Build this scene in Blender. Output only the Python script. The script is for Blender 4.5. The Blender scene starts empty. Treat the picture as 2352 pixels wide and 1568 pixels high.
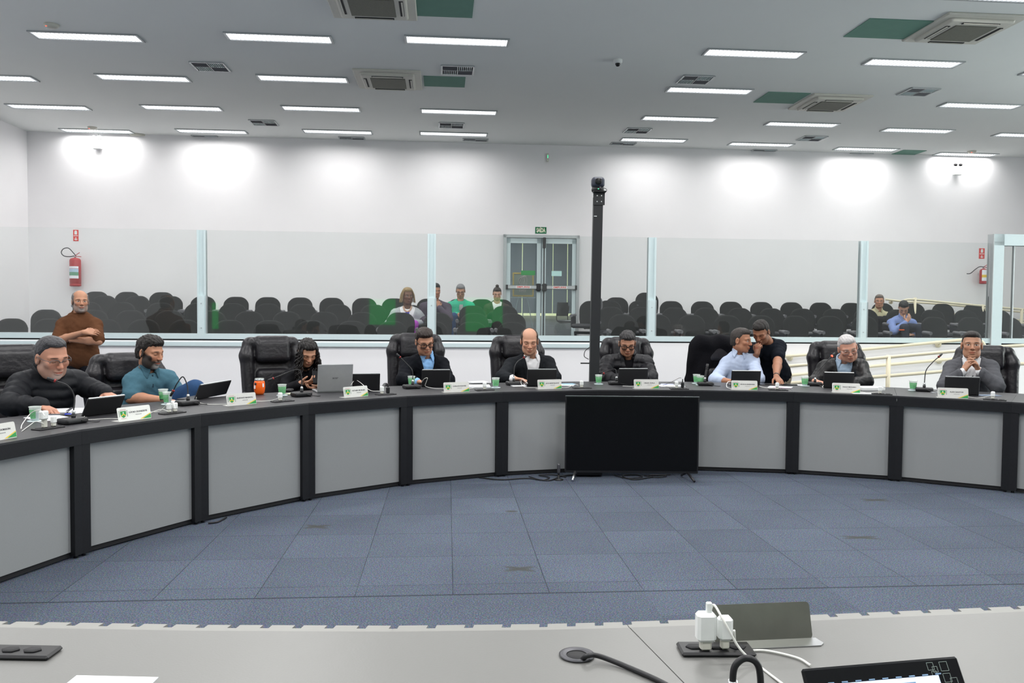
import bpy, math, random
import numpy as np
from mathutils import Vector, Matrix
random.seed(7); rng = np.random.default_rng(5)
D = bpy.data; SC = bpy.context.scene; COL = SC.collection
PI = math.pi

# ------------------------------------------------------------------ camera, exposure, world
FPX, CH, PITCH, ROLL = 1872.0, 1.463, 0.0381, 0.00868
cp, sp, cr, sr = math.cos(PITCH), math.sin(PITCH), math.cos(ROLL), math.sin(ROLL)
CF = Vector((0, cp, -sp)); _u = Vector((0, sp, cp)); _r = Vector((1, 0, 0))
CR = cr*_r + sr*_u; CU = -sr*_r + cr*_u
cam = D.cameras.new('camera'); camo = D.objects.new('camera', cam); COL.objects.link(camo)
cam.sensor_width = 36.0; cam.lens = FPX/2352*36.0; cam.clip_start = 0.02; cam.clip_end = 200
camo.matrix_world = Matrix(((CR.x, CU.x, -CF.x, 0), (CR.y, CU.y, -CF.y, 0), (CR.z, CU.z, -CF.z, CH), (0, 0, 0, 1)))
SC.camera = camo
vs = SC.view_settings; vs.view_transform = 'Standard'; vs.look = 'None'; vs.gamma = 1.0; vs.use_curve_mapping = False
vs.exposure = 0.0
LAMP_W = 10.5          # watts per ceiling luminaire
W = D.worlds.new('world'); SC.world = W; W.use_nodes = True
W.node_tree.nodes['Background'].inputs[0].default_value = (0.75, 0.85, 1.0, 1); W.node_tree.nodes['Background'].inputs[1].default_value = 0.9
try:
    SC.cycles.use_denoising = True; SC.cycles.max_bounces = 10; SC.cycles.diffuse_bounces = 5
    SC.cycles.transparent_max_bounces = 12; SC.cycles.use_light_tree = True; SC.cycles.caustics_refractive = False
    SC.cycles.caustics_reflective = False; SC.cycles.sample_clamp_indirect = 6
except Exception: pass

# ------------------------------------------------------------------ measuring helpers (photo pixel + a real plane -> place)
O = Vector((0, 0, CH)); TH = 0.085
def ray(x, y): return CF + CR*((x-1176)/FPX) - CU*((y-784)/FPX)
def at(x, y, z=0.0):
    d = ray(x, y); return O + d*((z-CH)/d.z)
UX = Vector((math.cos(TH), math.sin(TH), 0)); VY = Vector((-math.sin(TH), math.cos(TH), 0))
def room(u, v, z=0.0): return UX*u + VY*v + Vector((0, 0, z))
def atv(x, y, v):
    d = ray(x, y); return O + d*(v/d.dot(VY))
CC = Vector((1.582, 3.016, 0)); RF = 4.42; RB = 5.30
def atr(x, y, r):
    d = ray(x, y); a = d.x*d.x + d.y*d.y; b = -2*(d.x*CC.x + d.y*CC.y); c = CC.x**2 + CC.y**2 - r*r
    return O + d*((-b + math.sqrt(b*b-4*a*c))/(2*a))
def inward(p):
    v = CC - Vector((p[0], p[1], 0)); v.z = 0; return v.normalized()

# ------------------------------------------------------------------ materials
MATS = {}
def mat(name, col=(.5, .5, .5), rough=.6, metal=0, spec=.5, noise=0, nscale=30, bump=0, bscale=60, emit=None, estr=0, alpha=None, coat=0, trans=0, ior=1.45, sheen=0):
    if name in MATS: return MATS[name]
    m = D.materials.new(name); m.use_nodes = True; nt = m.node_tree; b = nt.nodes['Principled BSDF']
    b.inputs['Base Color'].default_value = (*col, 1); b.inputs['Roughness'].default_value = rough
    b.inputs['Metallic'].default_value = metal; b.inputs['Specular IOR Level'].default_value = spec
    b.inputs['Coat Weight'].default_value = coat; b.inputs['Sheen Weight'].default_value = sheen
    b.inputs['IOR'].default_value = ior
    if trans: b.inputs['Transmission Weight'].default_value = trans
    if emit: b.inputs['Emission Color'].default_value = (*emit, 1); b.inputs['Emission Strength'].default_value = estr
    if alpha is not None: b.inputs['Alpha'].default_value = alpha
    tc = nt.nodes.new('ShaderNodeTexCoord')
    n = nt.nodes.new('ShaderNodeTexNoise'); n.inputs['Scale'].default_value = nscale; n.inputs['Detail'].default_value = 5
    nt.links.new(tc.outputs['Object'], n.inputs['Vector'])
    mx = nt.nodes.new('ShaderNodeMix'); mx.data_type = 'RGBA'; nz = noise if noise else .06
    mx.inputs[6].default_value = (*[c*(1-nz) for c in col], 1); mx.inputs[7].default_value = (*[min(1, c*(1+nz)) for c in col], 1)
    nt.links.new(n.outputs['Fac'], mx.inputs[0]); nt.links.new(mx.outputs[2], b.inputs['Base Color'])
    if bump:
        n2 = nt.nodes.new('ShaderNodeTexNoise'); n2.inputs['Scale'].default_value = bscale; n2.inputs['Detail'].default_value = 4
        nt.links.new(tc.outputs['Object'], n2.inputs['Vector'])
        bp = nt.nodes.new('ShaderNodeBump'); bp.inputs['Strength'].default_value = bump; bp.inputs['Distance'].default_value = .01
        nt.links.new(n2.outputs['Fac'], bp.inputs['Height']); nt.links.new(bp.outputs['Normal'], b.inputs['Normal'])
    MATS[name] = m; return m
def glass_mat(name, tint=(.93, .97, .95), r=.04, ior=1.5, veil=0):
    if name in MATS: return MATS[name]
    m = D.materials.new(name); m.use_nodes = True; nt = m.node_tree; nt.nodes.clear()
    out = nt.nodes.new('ShaderNodeOutputMaterial'); g = nt.nodes.new('ShaderNodeBsdfGlossy'); t = nt.nodes.new('ShaderNodeBsdfTransparent')
    t.inputs[0].default_value = (*tint, 1); g.inputs['Roughness'].default_value = r
    fr = nt.nodes.new('ShaderNodeFresnel'); fr.inputs[0].default_value = ior
    mx = nt.nodes.new('ShaderNodeMixShader'); nt.links.new(fr.outputs[0], mx.inputs[0]); nt.links.new(t.outputs[0], mx.inputs[1]); nt.links.new(g.outputs[0], mx.inputs[2])
    last = mx
    if veil:  # diffuse mix paints a pale reflection haze into the glass
        d = nt.nodes.new('ShaderNodeBsdfDiffuse'); d.inputs[0].default_value = (.8, .85, .83, 1)
        m2 = nt.nodes.new('ShaderNodeMixShader'); m2.inputs[0].default_value = veil; nt.links.new(mx.outputs[0], m2.inputs[1]); nt.links.new(d.outputs[0], m2.inputs[2]); last = m2
    nt.links.new(last.outputs[0], out.inputs[0]); MATS[name] = m; return m

def carpet_material():
    m = D.materials.new('carpet_tiles'); m.use_nodes = True; nt = m.node_tree; N = nt.nodes; L = nt.links; b = N['Principled BSDF']
    b.inputs['Roughness'].default_value = .95; b.inputs['Specular IOR Level'].default_value = .15
    def mt(op, a, c=None, d=None):
        n = N.new('ShaderNodeMath'); n.operation = op
        for i, v in enumerate((a, c, d)):
            if v is None: continue
            if isinstance(v, (int, float)): n.inputs[i].default_value = v
            else: L.new(v, n.inputs[i])
        return n.outputs[0]
    tc = N.new('ShaderNodeTexCoord'); sx = N.new('ShaderNodeSeparateXYZ'); L.new(tc.outputs['Object'], sx.inputs[0])
    x0, y0, th = -.305, 4.297, .0794; c, s = math.cos(th), math.sin(th)
    X = mt('SUBTRACT', sx.outputs[0], x0); Y = mt('SUBTRACT', sx.outputs[1], y0)
    gu = mt('MULTIPLY', mt('ADD', mt('MULTIPLY', X, c), mt('MULTIPLY', Y, s)), 2.0)
    gv = mt('MULTIPLY', mt('SUBTRACT', mt('MULTIPLY', Y, c), mt('MULTIPLY', X, s)), 2.0)
    fu = mt('FRACT', mt('ADD', gu, 100)); fv = mt('FRACT', mt('ADD', gv, 100))
    eu = mt('MINIMUM', fu, mt('SUBTRACT', 1, fu)); ev = mt('MINIMUM', fv, mt('SUBTRACT', 1, fv))
    e = mt('MINIMUM', eu, ev); nn = N.new('ShaderNodeTexNoise'); nn.inputs['Scale'].default_value = 3
    L.new(tc.outputs['Object'], nn.inputs['Vector'])
    line = mt('LESS_THAN', e, mt('MULTIPLY', nn.outputs['Fac'], .009))
    line = mt('MULTIPLY', line, mt('GREATER_THAN', gv, -.32))
    seam = mt('LESS_THAN', mt('ABSOLUTE', mt('ADD', gv, .32)), .016)
    line = mt('MAXIMUM', line, seam)
    wn = N.new('ShaderNodeTexWhiteNoise'); wn.noise_dimensions = '2D'; cb = N.new('ShaderNodeCombineXYZ')
    L.new(mt('FLOOR', mt('ADD', gu, 100)), cb.inputs[0]); L.new(mt('FLOOR', mt('ADD', gv, 100)), cb.inputs[1]); L.new(cb.outputs[0], wn.inputs['Vector'])
    f1 = N.new('ShaderNodeTexNoise'); f1.inputs['Scale'].default_value = 150; f1.inputs['Detail'].default_value = 6; f1.inputs['Roughness'].default_value = .8
    L.new(tc.outputs['Object'], f1.inputs['Vector'])
    rp = N.new('ShaderNodeValToRGB'); L.new(f1.outputs['Fac'], rp.inputs[0])
    E_ = rp.color_ramp.elements; E_[0].position = .34; E_[0].color = (.020, .030, .050, 1); E_[1].position = .66; E_[1].color = (.215, .212, .225, 1)
    k = E_.new(.50); k.color = (.080, .103, .146, 1)
    f2 = N.new('ShaderNodeTexNoise'); f2.inputs['Scale'].default_value = 1.3; f2.inputs['Detail'].default_value = 4; L.new(tc.outputs['Object'], f2.inputs['Vector'])
    br = mt('ADD', mt('MULTIPLY', wn.outputs['Value'], .14), mt('ADD', mt('MULTIPLY', f2.outputs['Fac'], .4), .62))
    # cross-shaped worn stains, each at its own place on the floor
    st = None
    for (px, py, ln, a1) in ((728, 1209, .17, .5), (1193, 1306, .17, .45), (2010, 1148, .2, .3), (1976, 1234, .22, .25), (1175, 1174, .08, .3)):
        q = at(px, py, 0)
        dx = mt('SUBTRACT', sx.outputs[0], q.x); dy = mt('SUBTRACT', sx.outputs[1], q.y)
        for ang in (a1, -a1):
            ca, sa = math.cos(ang), math.sin(ang)
            p = mt('ADD', mt('MULTIPLY', dx, ca), mt('MULTIPLY', dy, sa)); r = mt('SUBTRACT', mt('MULTIPLY', dy, ca), mt('MULTIPLY', dx, sa))
            v = mt('ADD', mt('POWER', mt('ABSOLUTE', mt('DIVIDE', p, ln*.62)), 2), mt('POWER', mt('ABSOLUTE', mt('DIVIDE', r, .03)), 2))
            k1 = mt('SUBTRACT', 1, mt('MINIMUM', v, 1)); st = k1 if st is None else mt('MAXIMUM', st, k1)
    br = mt('MULTIPLY', br, mt('SUBTRACT', 1, mt('MULTIPLY', line, .55)))
    f3 = N.new('ShaderNodeTexNoise'); f3.inputs['Scale'].default_value = 110; f3.inputs['Detail'].default_value = 2; L.new(tc.outputs['Object'], f3.inputs['Vector'])
    v1 = N.new('ShaderNodeVectorMath'); v1.operation = 'MULTIPLY_ADD'; L.new(f3.outputs['Color'], v1.inputs[0]); v1.inputs[1].default_value = (2.2, 1.3, 1.8); v1.inputs[2].default_value = (-.10, .35, .10)
    v2 = N.new('ShaderNodeVectorMath'); v2.operation = 'MULTIPLY'; L.new(v1.outputs[0], v2.inputs[0]); L.new(rp.outputs[0], v2.inputs[1])
    vm = N.new('ShaderNodeVectorMath'); vm.operation = 'SCALE'; L.new(v2.outputs[0], vm.inputs[0]); L.new(br, vm.inputs['Scale'])
    mx = N.new('ShaderNodeMix'); mx.data_type = 'RGBA'; L.new(mt('MULTIPLY', mt('POWER', st, .6), .8), mx.inputs[0]); L.new(vm.outputs[0], mx.inputs[6]); mx.inputs[7].default_value = (.050, .050, .040, 1)
    L.new(mx.outputs[2], b.inputs['Base Color'])
    bp = N.new('ShaderNodeBump'); bp.inputs['Strength'].default_value = .25; bp.inputs['Distance'].default_value = .003
    L.new(mt('SUBTRACT', f1.outputs['Fac'], mt('MULTIPLY', line, .8)), bp.inputs['Height']); L.new(bp.outputs[0], b.inputs['Normal'])
    return m

M = dict(
 wall=mat('white_wall_paint', (.86, .85, .865), .8, noise=.03, nscale=1.5, bump=.05, bscale=80, spec=.3),
 ceil=mat('ceiling_plaster', (.86, .885, .87), .9, noise=.03, nscale=.8, spec=.2),
 patch=mat('green_ceiling_board', (.15, .30, .24), .85, noise=.08, nscale=6),
 black=mat('black_laminate', (.009, .0095, .012), .5, noise=.25, nscale=60, bump=.08, bscale=200, spec=.35),
 desktop=mat('charcoal_wood_grain_laminate', (.034, .034, .038), .42, noise=.3, nscale=40, bump=.06, bscale=120, spec=.5),
 gap=mat('black_gap_shade_and_trim', (.012, .012, .014), .8),
 panel=mat('grey_laminate_panel', (.29, .30, .305), .55, noise=.06, nscale=220, bump=.04, bscale=300, spec=.35),
 alu=mat('white_aluminium', (.62, .73, .75), .35, spec=.5, noise=.03),
 alu_grey=mat('grey_aluminium', (.45, .48, .49), .35, metal=.4),
 metal=mat('brushed_metal', (.62, .63, .64), .3, metal=1),
 darkmetal=mat('dark_metal', (.10, .10, .11), .4, metal=.6),
 pole=mat('black_painted_steel', (.020, .021, .024), .45, bump=.05, bscale=40),
 plastic=mat('black_plastic', (.012, .012, .014), .4, spec=.5),
 screen=mat('black_glass_screen', (.003, .0032, .0038), .22, spec=.25),
 glossblk=mat('gloss_black', (.008, .008, .009), .18, spec=.5),
 white=mat('white_plastic', (.85, .87, .86), .4),
 offwhite=mat('aged_white_plastic', (.66, .65, .58), .5),
 grille=mat('ac_grille', (.17, .17, .14), .7, noise=.3, nscale=90),
 paper=mat('white_paper', (.86, .88, .93), .8, noise=.02),
 pinkpaper=mat('pink_printed_paper', (.85, .55, .72), .8),
 cream=mat('cream_painted_steel', (.78, .71, .53), .35, noise=.04, nscale=4),
 red=mat('red_enamel', (.42, .02, .025), .3, noise=.1, nscale=6),
 signred=mat('sign_red', (.75, .05, .04), .5),
 signgreen=mat('sign_green', (.0, .14, .05), .5),
 signcream=mat('sign_cream_letters', (.85, .85, .68), .5),
 leather=mat('black_leather', (.014, .013, .016), .36, noise=.25, nscale=14, bump=.35, bscale=30, spec=.5),
 seatfab=mat('charcoal_seat_fabric', (.020, .021, .021), .85, noise=.2, nscale=200, bump=.2, bscale=400, spec=.2),
 seatvinyl=mat('black_seat_vinyl', (.018, .019, .024), .32, spec=.5),
 greyplastic=mat('grey_arm_plastic', (.13, .13, .14), .5),
 plate=mat('brushed_silver_plate', (.66, .655, .63), .35, metal=.35, noise=.06, nscale=60),
 green=mat('print_green', (.03, .30, .07), .5), yellow=mat('print_yellow', (.80, .55, .04), .5), ink=mat('print_black_ink', (.03, .03, .04), .6),
 greyink=mat('print_grey_ink', (.25, .25, .27), .6), crest=mat('crest_pink_stone', (.62, .50, .47), .6),
 blueink=mat('pen_blue', (.02, .05, .6), .35),
 orange=mat('orange_enamel', (.90, .13, .01), .3), steel=mat('steel_rim', (.7, .7, .72), .2, metal=1),
 cup=mat('clear_cup_plastic', (.75, .82, .78), .15, alpha=.35), water=mat('water_in_cup', (.35, .42, .48), .05, alpha=.5), coffee=mat('black_coffee', (.02, .01, .008), .1),
 cupgreen=mat('cup_green_label', (.13, .50, .18), .4, alpha=.75, noise=.5, nscale=70),
 tape=mat('grey_desk_laminate', (.19, .19, .183), .38, noise=.05, nscale=2, spec=.45, bump=.03, bscale=200), strip=mat('pale_edge_strip', (.26, .26, .245), .45),
 olive=mat('dull_metal_back', (.23, .235, .20), .35, metal=.7, noise=.25, nscale=12),
 silver=mat('silver_laptop_lid', (.42, .43, .44), .35, metal=.6),
 lampface=mat('lit_lamp_reflector', (1, 1, 1), .5, emit=(.95, .97, 1.0), estr=1.5),
 ringred=mat('dull_red_ring', (.28, .02, .02), .5), redled=mat('red_led', (1, .05, .03), .5, emit=(1, .06, .03), estr=5), greenled=mat('green_led', (.1, 1, .4), .5, emit=(.1, 1, .45), estr=1.2),
 slot=mat('dark_slot', (.02, .02, .022), .7), lens=glass_mat('eyeglass_lens', (.98, .985, .985), .02, 1.25),
 pane=glass_mat('clear_partition_glass', (.975, .99, .985), .02, 1.5, veil=.012), doorpane=glass_mat('door_glass', (.82, .86, .86), .02, 1.5, veil=.03),
 blinds=mat('grey_vertical_blinds', (.30, .35, .39), .8, noise=.1, nscale=20), day=mat('daylight_through_gap', (1, 1, .6), .5, emit=(1, 1, .6), estr=.9),
 lobby=mat('lobby_floor_tile', (.5, .5, .48), .3), lobbywall=mat('lobby_wall', (.40, .41, .46), .8), yellowp=mat('ochre_paint', (.55, .38, .06), .7, noise=.5, nscale=8), greyp=mat('grey_green_paint', (.22, .25, .20), .7, noise=.5, nscale=10),
)

# ------------------------------------------------------------------ mesh helpers
def tag(o, label=None, cat=None, group=None, kind=None):
    if label: o['label'] = label
    if cat: o['category'] = cat
    if group: o['group'] = group
    if kind: o['kind'] = kind
    return o
def empty(name, loc=(0, 0, 0), rz=0, **k):
    o = D.objects.new(name, None); COL.objects.link(o); o.location = loc; o.rotation_euler = (0, 0, rz); o.empty_display_size = .1
    return tag(o, **k)
def mkobj(name, V, F, mats, parent=None, fm=None, smooth=False):
    me = D.meshes.new(name); me.from_pydata([tuple(v) for v in V], [], F)
    for m in (mats if isinstance(mats, (list, tuple)) else [mats]): me.materials.append(m)
    if fm is not None: me.polygons.foreach_set('material_index', fm)
    if smooth is True: me.polygons.foreach_set('use_smooth', [True]*len(me.polygons))
    elif smooth: me.polygons.foreach_set('use_smooth', smooth)
    me.update(); o = D.objects.new(name, me); COL.objects.link(o)
    if parent: o.parent = parent
    return o
class MB:
    def __init__(s): s.V = []; s.F = []; s.m = []; s.s = []; s.mats = []; s.cur = 0
    def use(s, m):
        if m not in s.mats: s.mats.append(m)
        s.cur = s.mats.index(m); return s
    def add(s, V, F, smooth=False):
        n = len(s.V); s.V += [Vector(v) for v in V]
        for f in F: s.F.append([i+n for i in f]); s.m.append(s.cur); s.s.append(smooth)
        return s
    def box(s, c, size, rz=0, ax=None, bev=0):
        c = Vector(c); hx, hy, hz = [d/2 for d in size]
        if ax is None:
            a = (Vector((math.cos(rz), math.sin(rz), 0)), Vector((-math.sin(rz), math.cos(rz), 0)), Vector((0, 0, 1)))
        else: a = ax
        if bev and min(hx, hy, hz) > bev:
            # chamfered box
            V = []; F = []
            b = bev
            for sx in (-1, 1):
                for sy in (-1, 1):
                    for sz in (-1, 1):
                        for k in range(3):
                            d = [hx-b, hy-b, hz-b]; d[k] += b
                            V.append(c + a[0]*sx*d[0] + a[1]*sy*d[1] + a[2]*sz*d[2])
            def idx(sx, sy, sz, k): return ((sx*2+sy)*2+sz)*3+k
            for k in range(3):
                for sg in (0, 1):
                    q = []
                    for (p, r) in ((0, 0), (1, 0), (1, 1), (0, 1)):
                        t = [0, 0, 0]; t[k] = sg; t[(k+1) % 3] = p; t[(k+2) % 3] = r; q.append(idx(*t, k))
                    F.append(q if sg else q[::-1])
            for k in range(3):
                i, j = (k+1) % 3, (k+2) % 3
                for si in (0, 1):
                    for sj in (0, 1):
                        q = []
                        for sk, f in ((0, i), (1, i), (1, j), (0, j)):
                            t = [0, 0, 0]; t[k] = sk; t[i] = si; t[j] = sj; q.append(idx(*t, f))
                        F.append(q if (si ^ sj) else q[::-1])
            for sx in (0, 1):
                for sy in (0, 1):
                    for sz in (0, 1):
                        q = [idx(sx, sy, sz, k) for k in range(3)]; F.append(q if (sx+sy+sz) % 2 else q[::-1])
            return s.add(V, F)
        V = [c + a[0]*x*hx + a[1]*y*hy + a[2]*z*hz for z in (-1, 1) for y in (-1, 1) for x in (-1, 1)]
        return s.add(V, [(0, 2, 3, 1), (4, 5, 7, 6), (0, 1, 5, 4), (2, 6, 7, 3), (0, 4, 6, 2), (1, 3, 7, 5)])
    def tube(s, pts, r, n=8, cap=True, closed=False):
        pts = [Vector(p) for p in pts]; rs = r if isinstance(r, (list, tuple)) else [r]*len(pts); V = []; F = []
        up = None
        for i, p in enumerate(pts):
            if closed: t = pts[(i+1) % len(pts)] - pts[i-1]
            else: t = pts[min(i+1, len(pts)-1)] - pts[max(i-1, 0)]
            t = t.normalized() if t.length > 1e-9 else Vector((0, 0, 1))
            if up is None: up = t.orthogonal().normalized()
            up = (up - t*up.dot(t)); up = up.normalized() if up.length > 1e-6 else t.orthogonal().normalized()
            w = t.cross(up)
            for k in range(n): V.append(p + (up*math.cos(2*PI*k/n) + w*math.sin(2*PI*k/n))*rs[i])
        L = len(pts)
        for i in range(L if closed else L-1):
            for k in range(n):
                j = (i+1) % L; F.append((i*n+k, i*n+(k+1) % n, j*n+(k+1) % n, j*n+k))
        s.add(V, F, True)
        if cap and not closed: s.add([], []); m = len(s.V)-len(V); s.F += [[m+k for k in range(n)][::-1], [m+(L-1)*n+k for k in range(n)]]; s.m += [s.cur]*2; s.s += [False]*2
        return s
    def lathe(s, prof, c=(0, 0, 0), n=20, ax=None, cap=True):
        c = Vector(c); a = ax or (Vector((1, 0, 0)), Vector((0, 1, 0)), Vector((0, 0, 1))); V = []; F = []
        for (r, z) in prof:
            for k in range(n): V.append(c + a[0]*r*math.cos(2*PI*k/n) + a[1]*r*math.sin(2*PI*k/n) + a[2]*z)
        for i in range(len(prof)-1):
            for k in range(n): F.append((i*n+k, i*n+(k+1) % n, (i+1)*n+(k+1) % n, (i+1)*n+k))
        s.add(V, F, True)
        m = len(s.V)-len(V)
        for ring, rev in ((0, True), (len(prof)-1, False)):
            if cap and prof[ring][0] > 1e-4:
                f = [m+ring*n+k for k in range(n)]; s.F.append(f[::-1] if rev else f); s.m.append(s.cur); s.s.append(False)
        return s
    def poly(s, P, thick, nrm):
        """flat polygon P (ccw seen against nrm) with thickness along nrm"""
        n = len(P); nrm = Vector(nrm); P = [Vector(p) for p in P]; V = [p for p in P] + [p + nrm*thick for p in P]
        F = [list(range(n))[::-1], [n+i for i in range(n)]] + [(i, (i+1) % n, n+(i+1) % n, n+i) for i in range(n)]
        return s.add(V, F)
    def build(s, name, m=None, parent=None):
        return mkobj(name, s.V, s.F, s.mats if s.mats else (m or M['white']), parent, s.m if s.mats else None, s.s)
def bez(pts, n=8):
    """smooth Catmull-Rom curve through pts"""
    P = [Vector(p) for p in pts]; P = [P[0]*2-P[1]] + P + [P[-1]*2-P[-2]]; out = []
    for i in range(1, len(P)-2):
        for k in range(n):
            t = k/n; a, b, c, d = P[i-1:i+3]
            out.append(.5*((2*b) + (c-a)*t + (2*a-5*b+4*c-d)*t*t + (3*b-a-3*c+d)*t**3))
    out.append(P[-2]); return out
def copy_tree(o, parent=None):
    c = o.copy(); COL.objects.link(c)
    if parent: c.parent = parent
    for ch in list(o.children): copy_tree(ch, c)
    return c
def text_mesh(txt, size, m, parent, loc, xa, ya, name='lettering', thick=.0004, bold=0, width=None):
    cu = D.curves.new('t', 'FONT'); cu.body = txt; cu.size = size; cu.align_x = 'CENTER'; cu.align_y = 'CENTER'; cu.extrude = thick; cu.offset = bold; cu.resolution_u = 3
    o = D.objects.new('t', cu); COL.objects.link(o); bpy.context.view_layer.update()
    me = D.meshes.new_from_object(o.evaluated_get(bpy.context.evaluated_depsgraph_get())); D.objects.remove(o)
    if width:
        xs = [v.co.x for v in me.vertices]; k = width/(max(xs)-min(xs))
        for v in me.vertices: v.co.x *= k
    me.materials.clear(); me.materials.append(m); r = D.objects.new(name, me); COL.objects.link(r); r.parent = parent
    xa = Vector(xa).normalized(); ya = Vector(ya).normalized(); za = xa.cross(ya); loc = Vector(loc)
    r.matrix_local = Matrix(((xa.x, ya.x, za.x, loc.x), (xa.y, ya.y, za.y, loc.y), (xa.z, ya.z, za.z, loc.z), (0, 0, 0, 1)))
    return r

# ------------------------------------------------------------------ signed-distance modelling
class SDF:
    def __init__(s, lo, hi, h):
        s.h = h; s.lo = np.array(lo, float); n = np.ceil((np.array(hi)-s.lo)/h).astype(int)+1
        s.ax = [(s.lo[i]+np.arange(n[i])*h).astype(np.float32) for i in range(3)]; s.d = np.full(n, 1.0, np.float32)
    def win(s, lo, hi):
        sl = []
        for i in range(3):
            a = int(max(0, math.floor((lo[i]-s.lo[i])/s.h))); b = int(min(s.d.shape[i], math.ceil((hi[i]-s.lo[i])/s.h)+1))
            if b <= a: return None, None
            sl.append(slice(a, b))
        g = (s.ax[0][sl[0]][:, None, None], s.ax[1][sl[1]][None, :, None], s.ax[2][sl[2]][None, None, :])
        return tuple(sl), g
    def _op(s, sl, f, k, op):
        a = s.d[sl]
        if op == 'u':
            if k <= 0: s.d[sl] = np.minimum(a, f)
            else:
                h = np.clip(.5+.5*(f-a)/k, 0, 1); s.d[sl] = f+(a-f)*h-k*h*(1-h)
        elif op == 's':
            if k <= 0: s.d[sl] = np.maximum(a, -f)
            else:
                f = -f; h = np.clip(.5-.5*(f-a)/k, 0, 1); s.d[sl] = f+(a-f)*h+k*h*(1-h)
    def cap(s, a, b, ra, rb=None, k=.02, op='u', rib=None):
        rb = ra if rb is None else rb; a = np.array(a, float); b = np.array(b, float); m = max(ra, rb)+k+2*s.h+.012
        sl, g = s.win(np.minimum(a, b)-m, np.maximum(a, b)+m)
        if sl is None: return s
        ba = b-a; L2 = max(float(ba@ba), 1e-9)
        px, py, pz = g[0]-a[0], g[1]-a[1], g[2]-a[2]
        t = np.clip((px*ba[0]+py*ba[1]+pz*ba[2])/L2, 0, 1)
        f = np.sqrt((px-t*ba[0])**2+(py-t*ba[1])**2+(pz-t*ba[2])**2)-(ra+(rb-ra)*t)
        if rib: f = f-rib[0]*(np.abs(np.sin(PI*t*math.sqrt(L2)/rib[1]))-.5)
        s._op(sl, f.astype(np.float32), k, op); return s
    def ell(s, c, r, R=None, k=.02, op='u'):
        c = np.array(c, float); r = np.array(r, float); m = r.max()+k+2*s.h+.012
        sl, g = s.win(c-m, c+m)
        if sl is None: return s
        p = [g[0]-c[0], g[1]-c[1], g[2]-c[2]]
        if R is not None: p = [p[0]*R[i][0]+p[1]*R[i][1]+p[2]*R[i][2] for i in range(3)]
        k0 = np.sqrt((p[0]/r[0])**2+(p[1]/r[1])**2+(p[2]/r[2])**2); k1 = np.sqrt((p[0]/r[0]**2)**2+(p[1]/r[1]**2)**2+(p[2]/r[2]**2)**2)
        s._op(sl, (k0*(k0-1)/np.maximum(k1, 1e-6)).astype(np.float32), k, op); return s
    def rbox(s, c, hs, r, R=None, k=.0, op='u'):
        c = np.array(c, float); hs = np.array(hs, float); m = float(np.linalg.norm(hs))+k+2*s.h+.01
        sl, g = s.win(c-m, c+m)
        if sl is None: return s
        p = [g[0]-c[0], g[1]-c[1], g[2]-c[2]]
        if R is not None: p = [p[0]*R[i][0]+p[1]*R[i][1]+p[2]*R[i][2] for i in range(3)]
        q = [np.abs(p[i])-(hs[i]-r) for i in range(3)]; q = np.broadcast_arrays(*q)
        f = np.sqrt(sum(np.maximum(x, 0)**2 for x in q))+np.minimum(np.maximum(np.maximum(q[0], q[1]), q[2]), 0)-r
        s._op(sl, f.astype(np.float32), k, op); return s
    def grid(s): return s.ax[0][:, None, None], s.ax[1][None, :, None], s.ax[2][None, None, :]
    def mesh(s):
        d = s.d; ins = d < 0; n = np.array(d.shape)
        cnt = np.zeros(n-1, np.int8); acc = np.zeros((*(n-1), 3), np.float32); ne = np.zeros(n-1, np.int8)
        C = [slice(None, -1), slice(1, None)]
        for dx in (0, 1):
            for dy in (0, 1):
                for dz in (0, 1): cnt += ins[C[dx], C[dy], C[dz]]
        act = (cnt > 0) & (cnt < 8)
        idx = np.argwhere(act)
        if len(idx) == 0: return np.zeros((0, 3)), np.zeros((0, 4), int)
        P = np.zeros((len(idx), 3)); K = np.zeros(len(idx))
        for a in range(3):
            o1, o2 = [(1, 2), (0, 2), (0, 1)][a]
            for i in (0, 1):
                for j in (0, 1):
                    off = np.zeros(3, int); off[o1] = i; off[o2] = j; p = idx+off; q = p.copy(); q[:, a] += 1
                    u = d[p[:, 0], p[:, 1], p[:, 2]]; v = d[q[:, 0], q[:, 1], q[:, 2]]; mk = (u < 0) != (v < 0)
                    t = np.where(mk, u/np.where(np.abs(u-v) < 1e-9, 1, u-v), 0); loc = off[None, :].astype(float).repeat(len(idx), 0); loc[:, a] = t
                    P += loc*mk[:, None]; K += mk
        V = s.lo+(idx+P/np.maximum(K, 1)[:, None])*s.h
        num = np.full(n-1, -1, np.int64); num[act] = np.arange(len(idx)); F = []
        for a in range(3):
            o1, o2 = [(1, 2), (2, 0), (0, 1)][a]
            A = np.take(ins, range(0, n[a]-1), a); B = np.take(ins, range(1, n[a]), a); e = np.argwhere(A != B)
            e = e[(e[:, o1] > 0) & (e[:, o2] > 0) & (e[:, o1] < n[o1]-1) & (e[:, o2] < n[o2]-1)]
            if len(e) == 0: continue
            q = []
            for (i, j) in ((-1, -1), (0, -1), (0, 0), (-1, 0)):
                t = e.copy(); t[:, o1] += i; t[:, o2] += j; q.append(num[t[:, 0], t[:, 1], t[:, 2]])
            q = np.stack(q, 1); fl = ~A[e[:, 0], e[:, 1], e[:, 2]]; q[fl] = q[fl][:, ::-1]; F.append(q)
        return V, np.concatenate(F)
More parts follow.
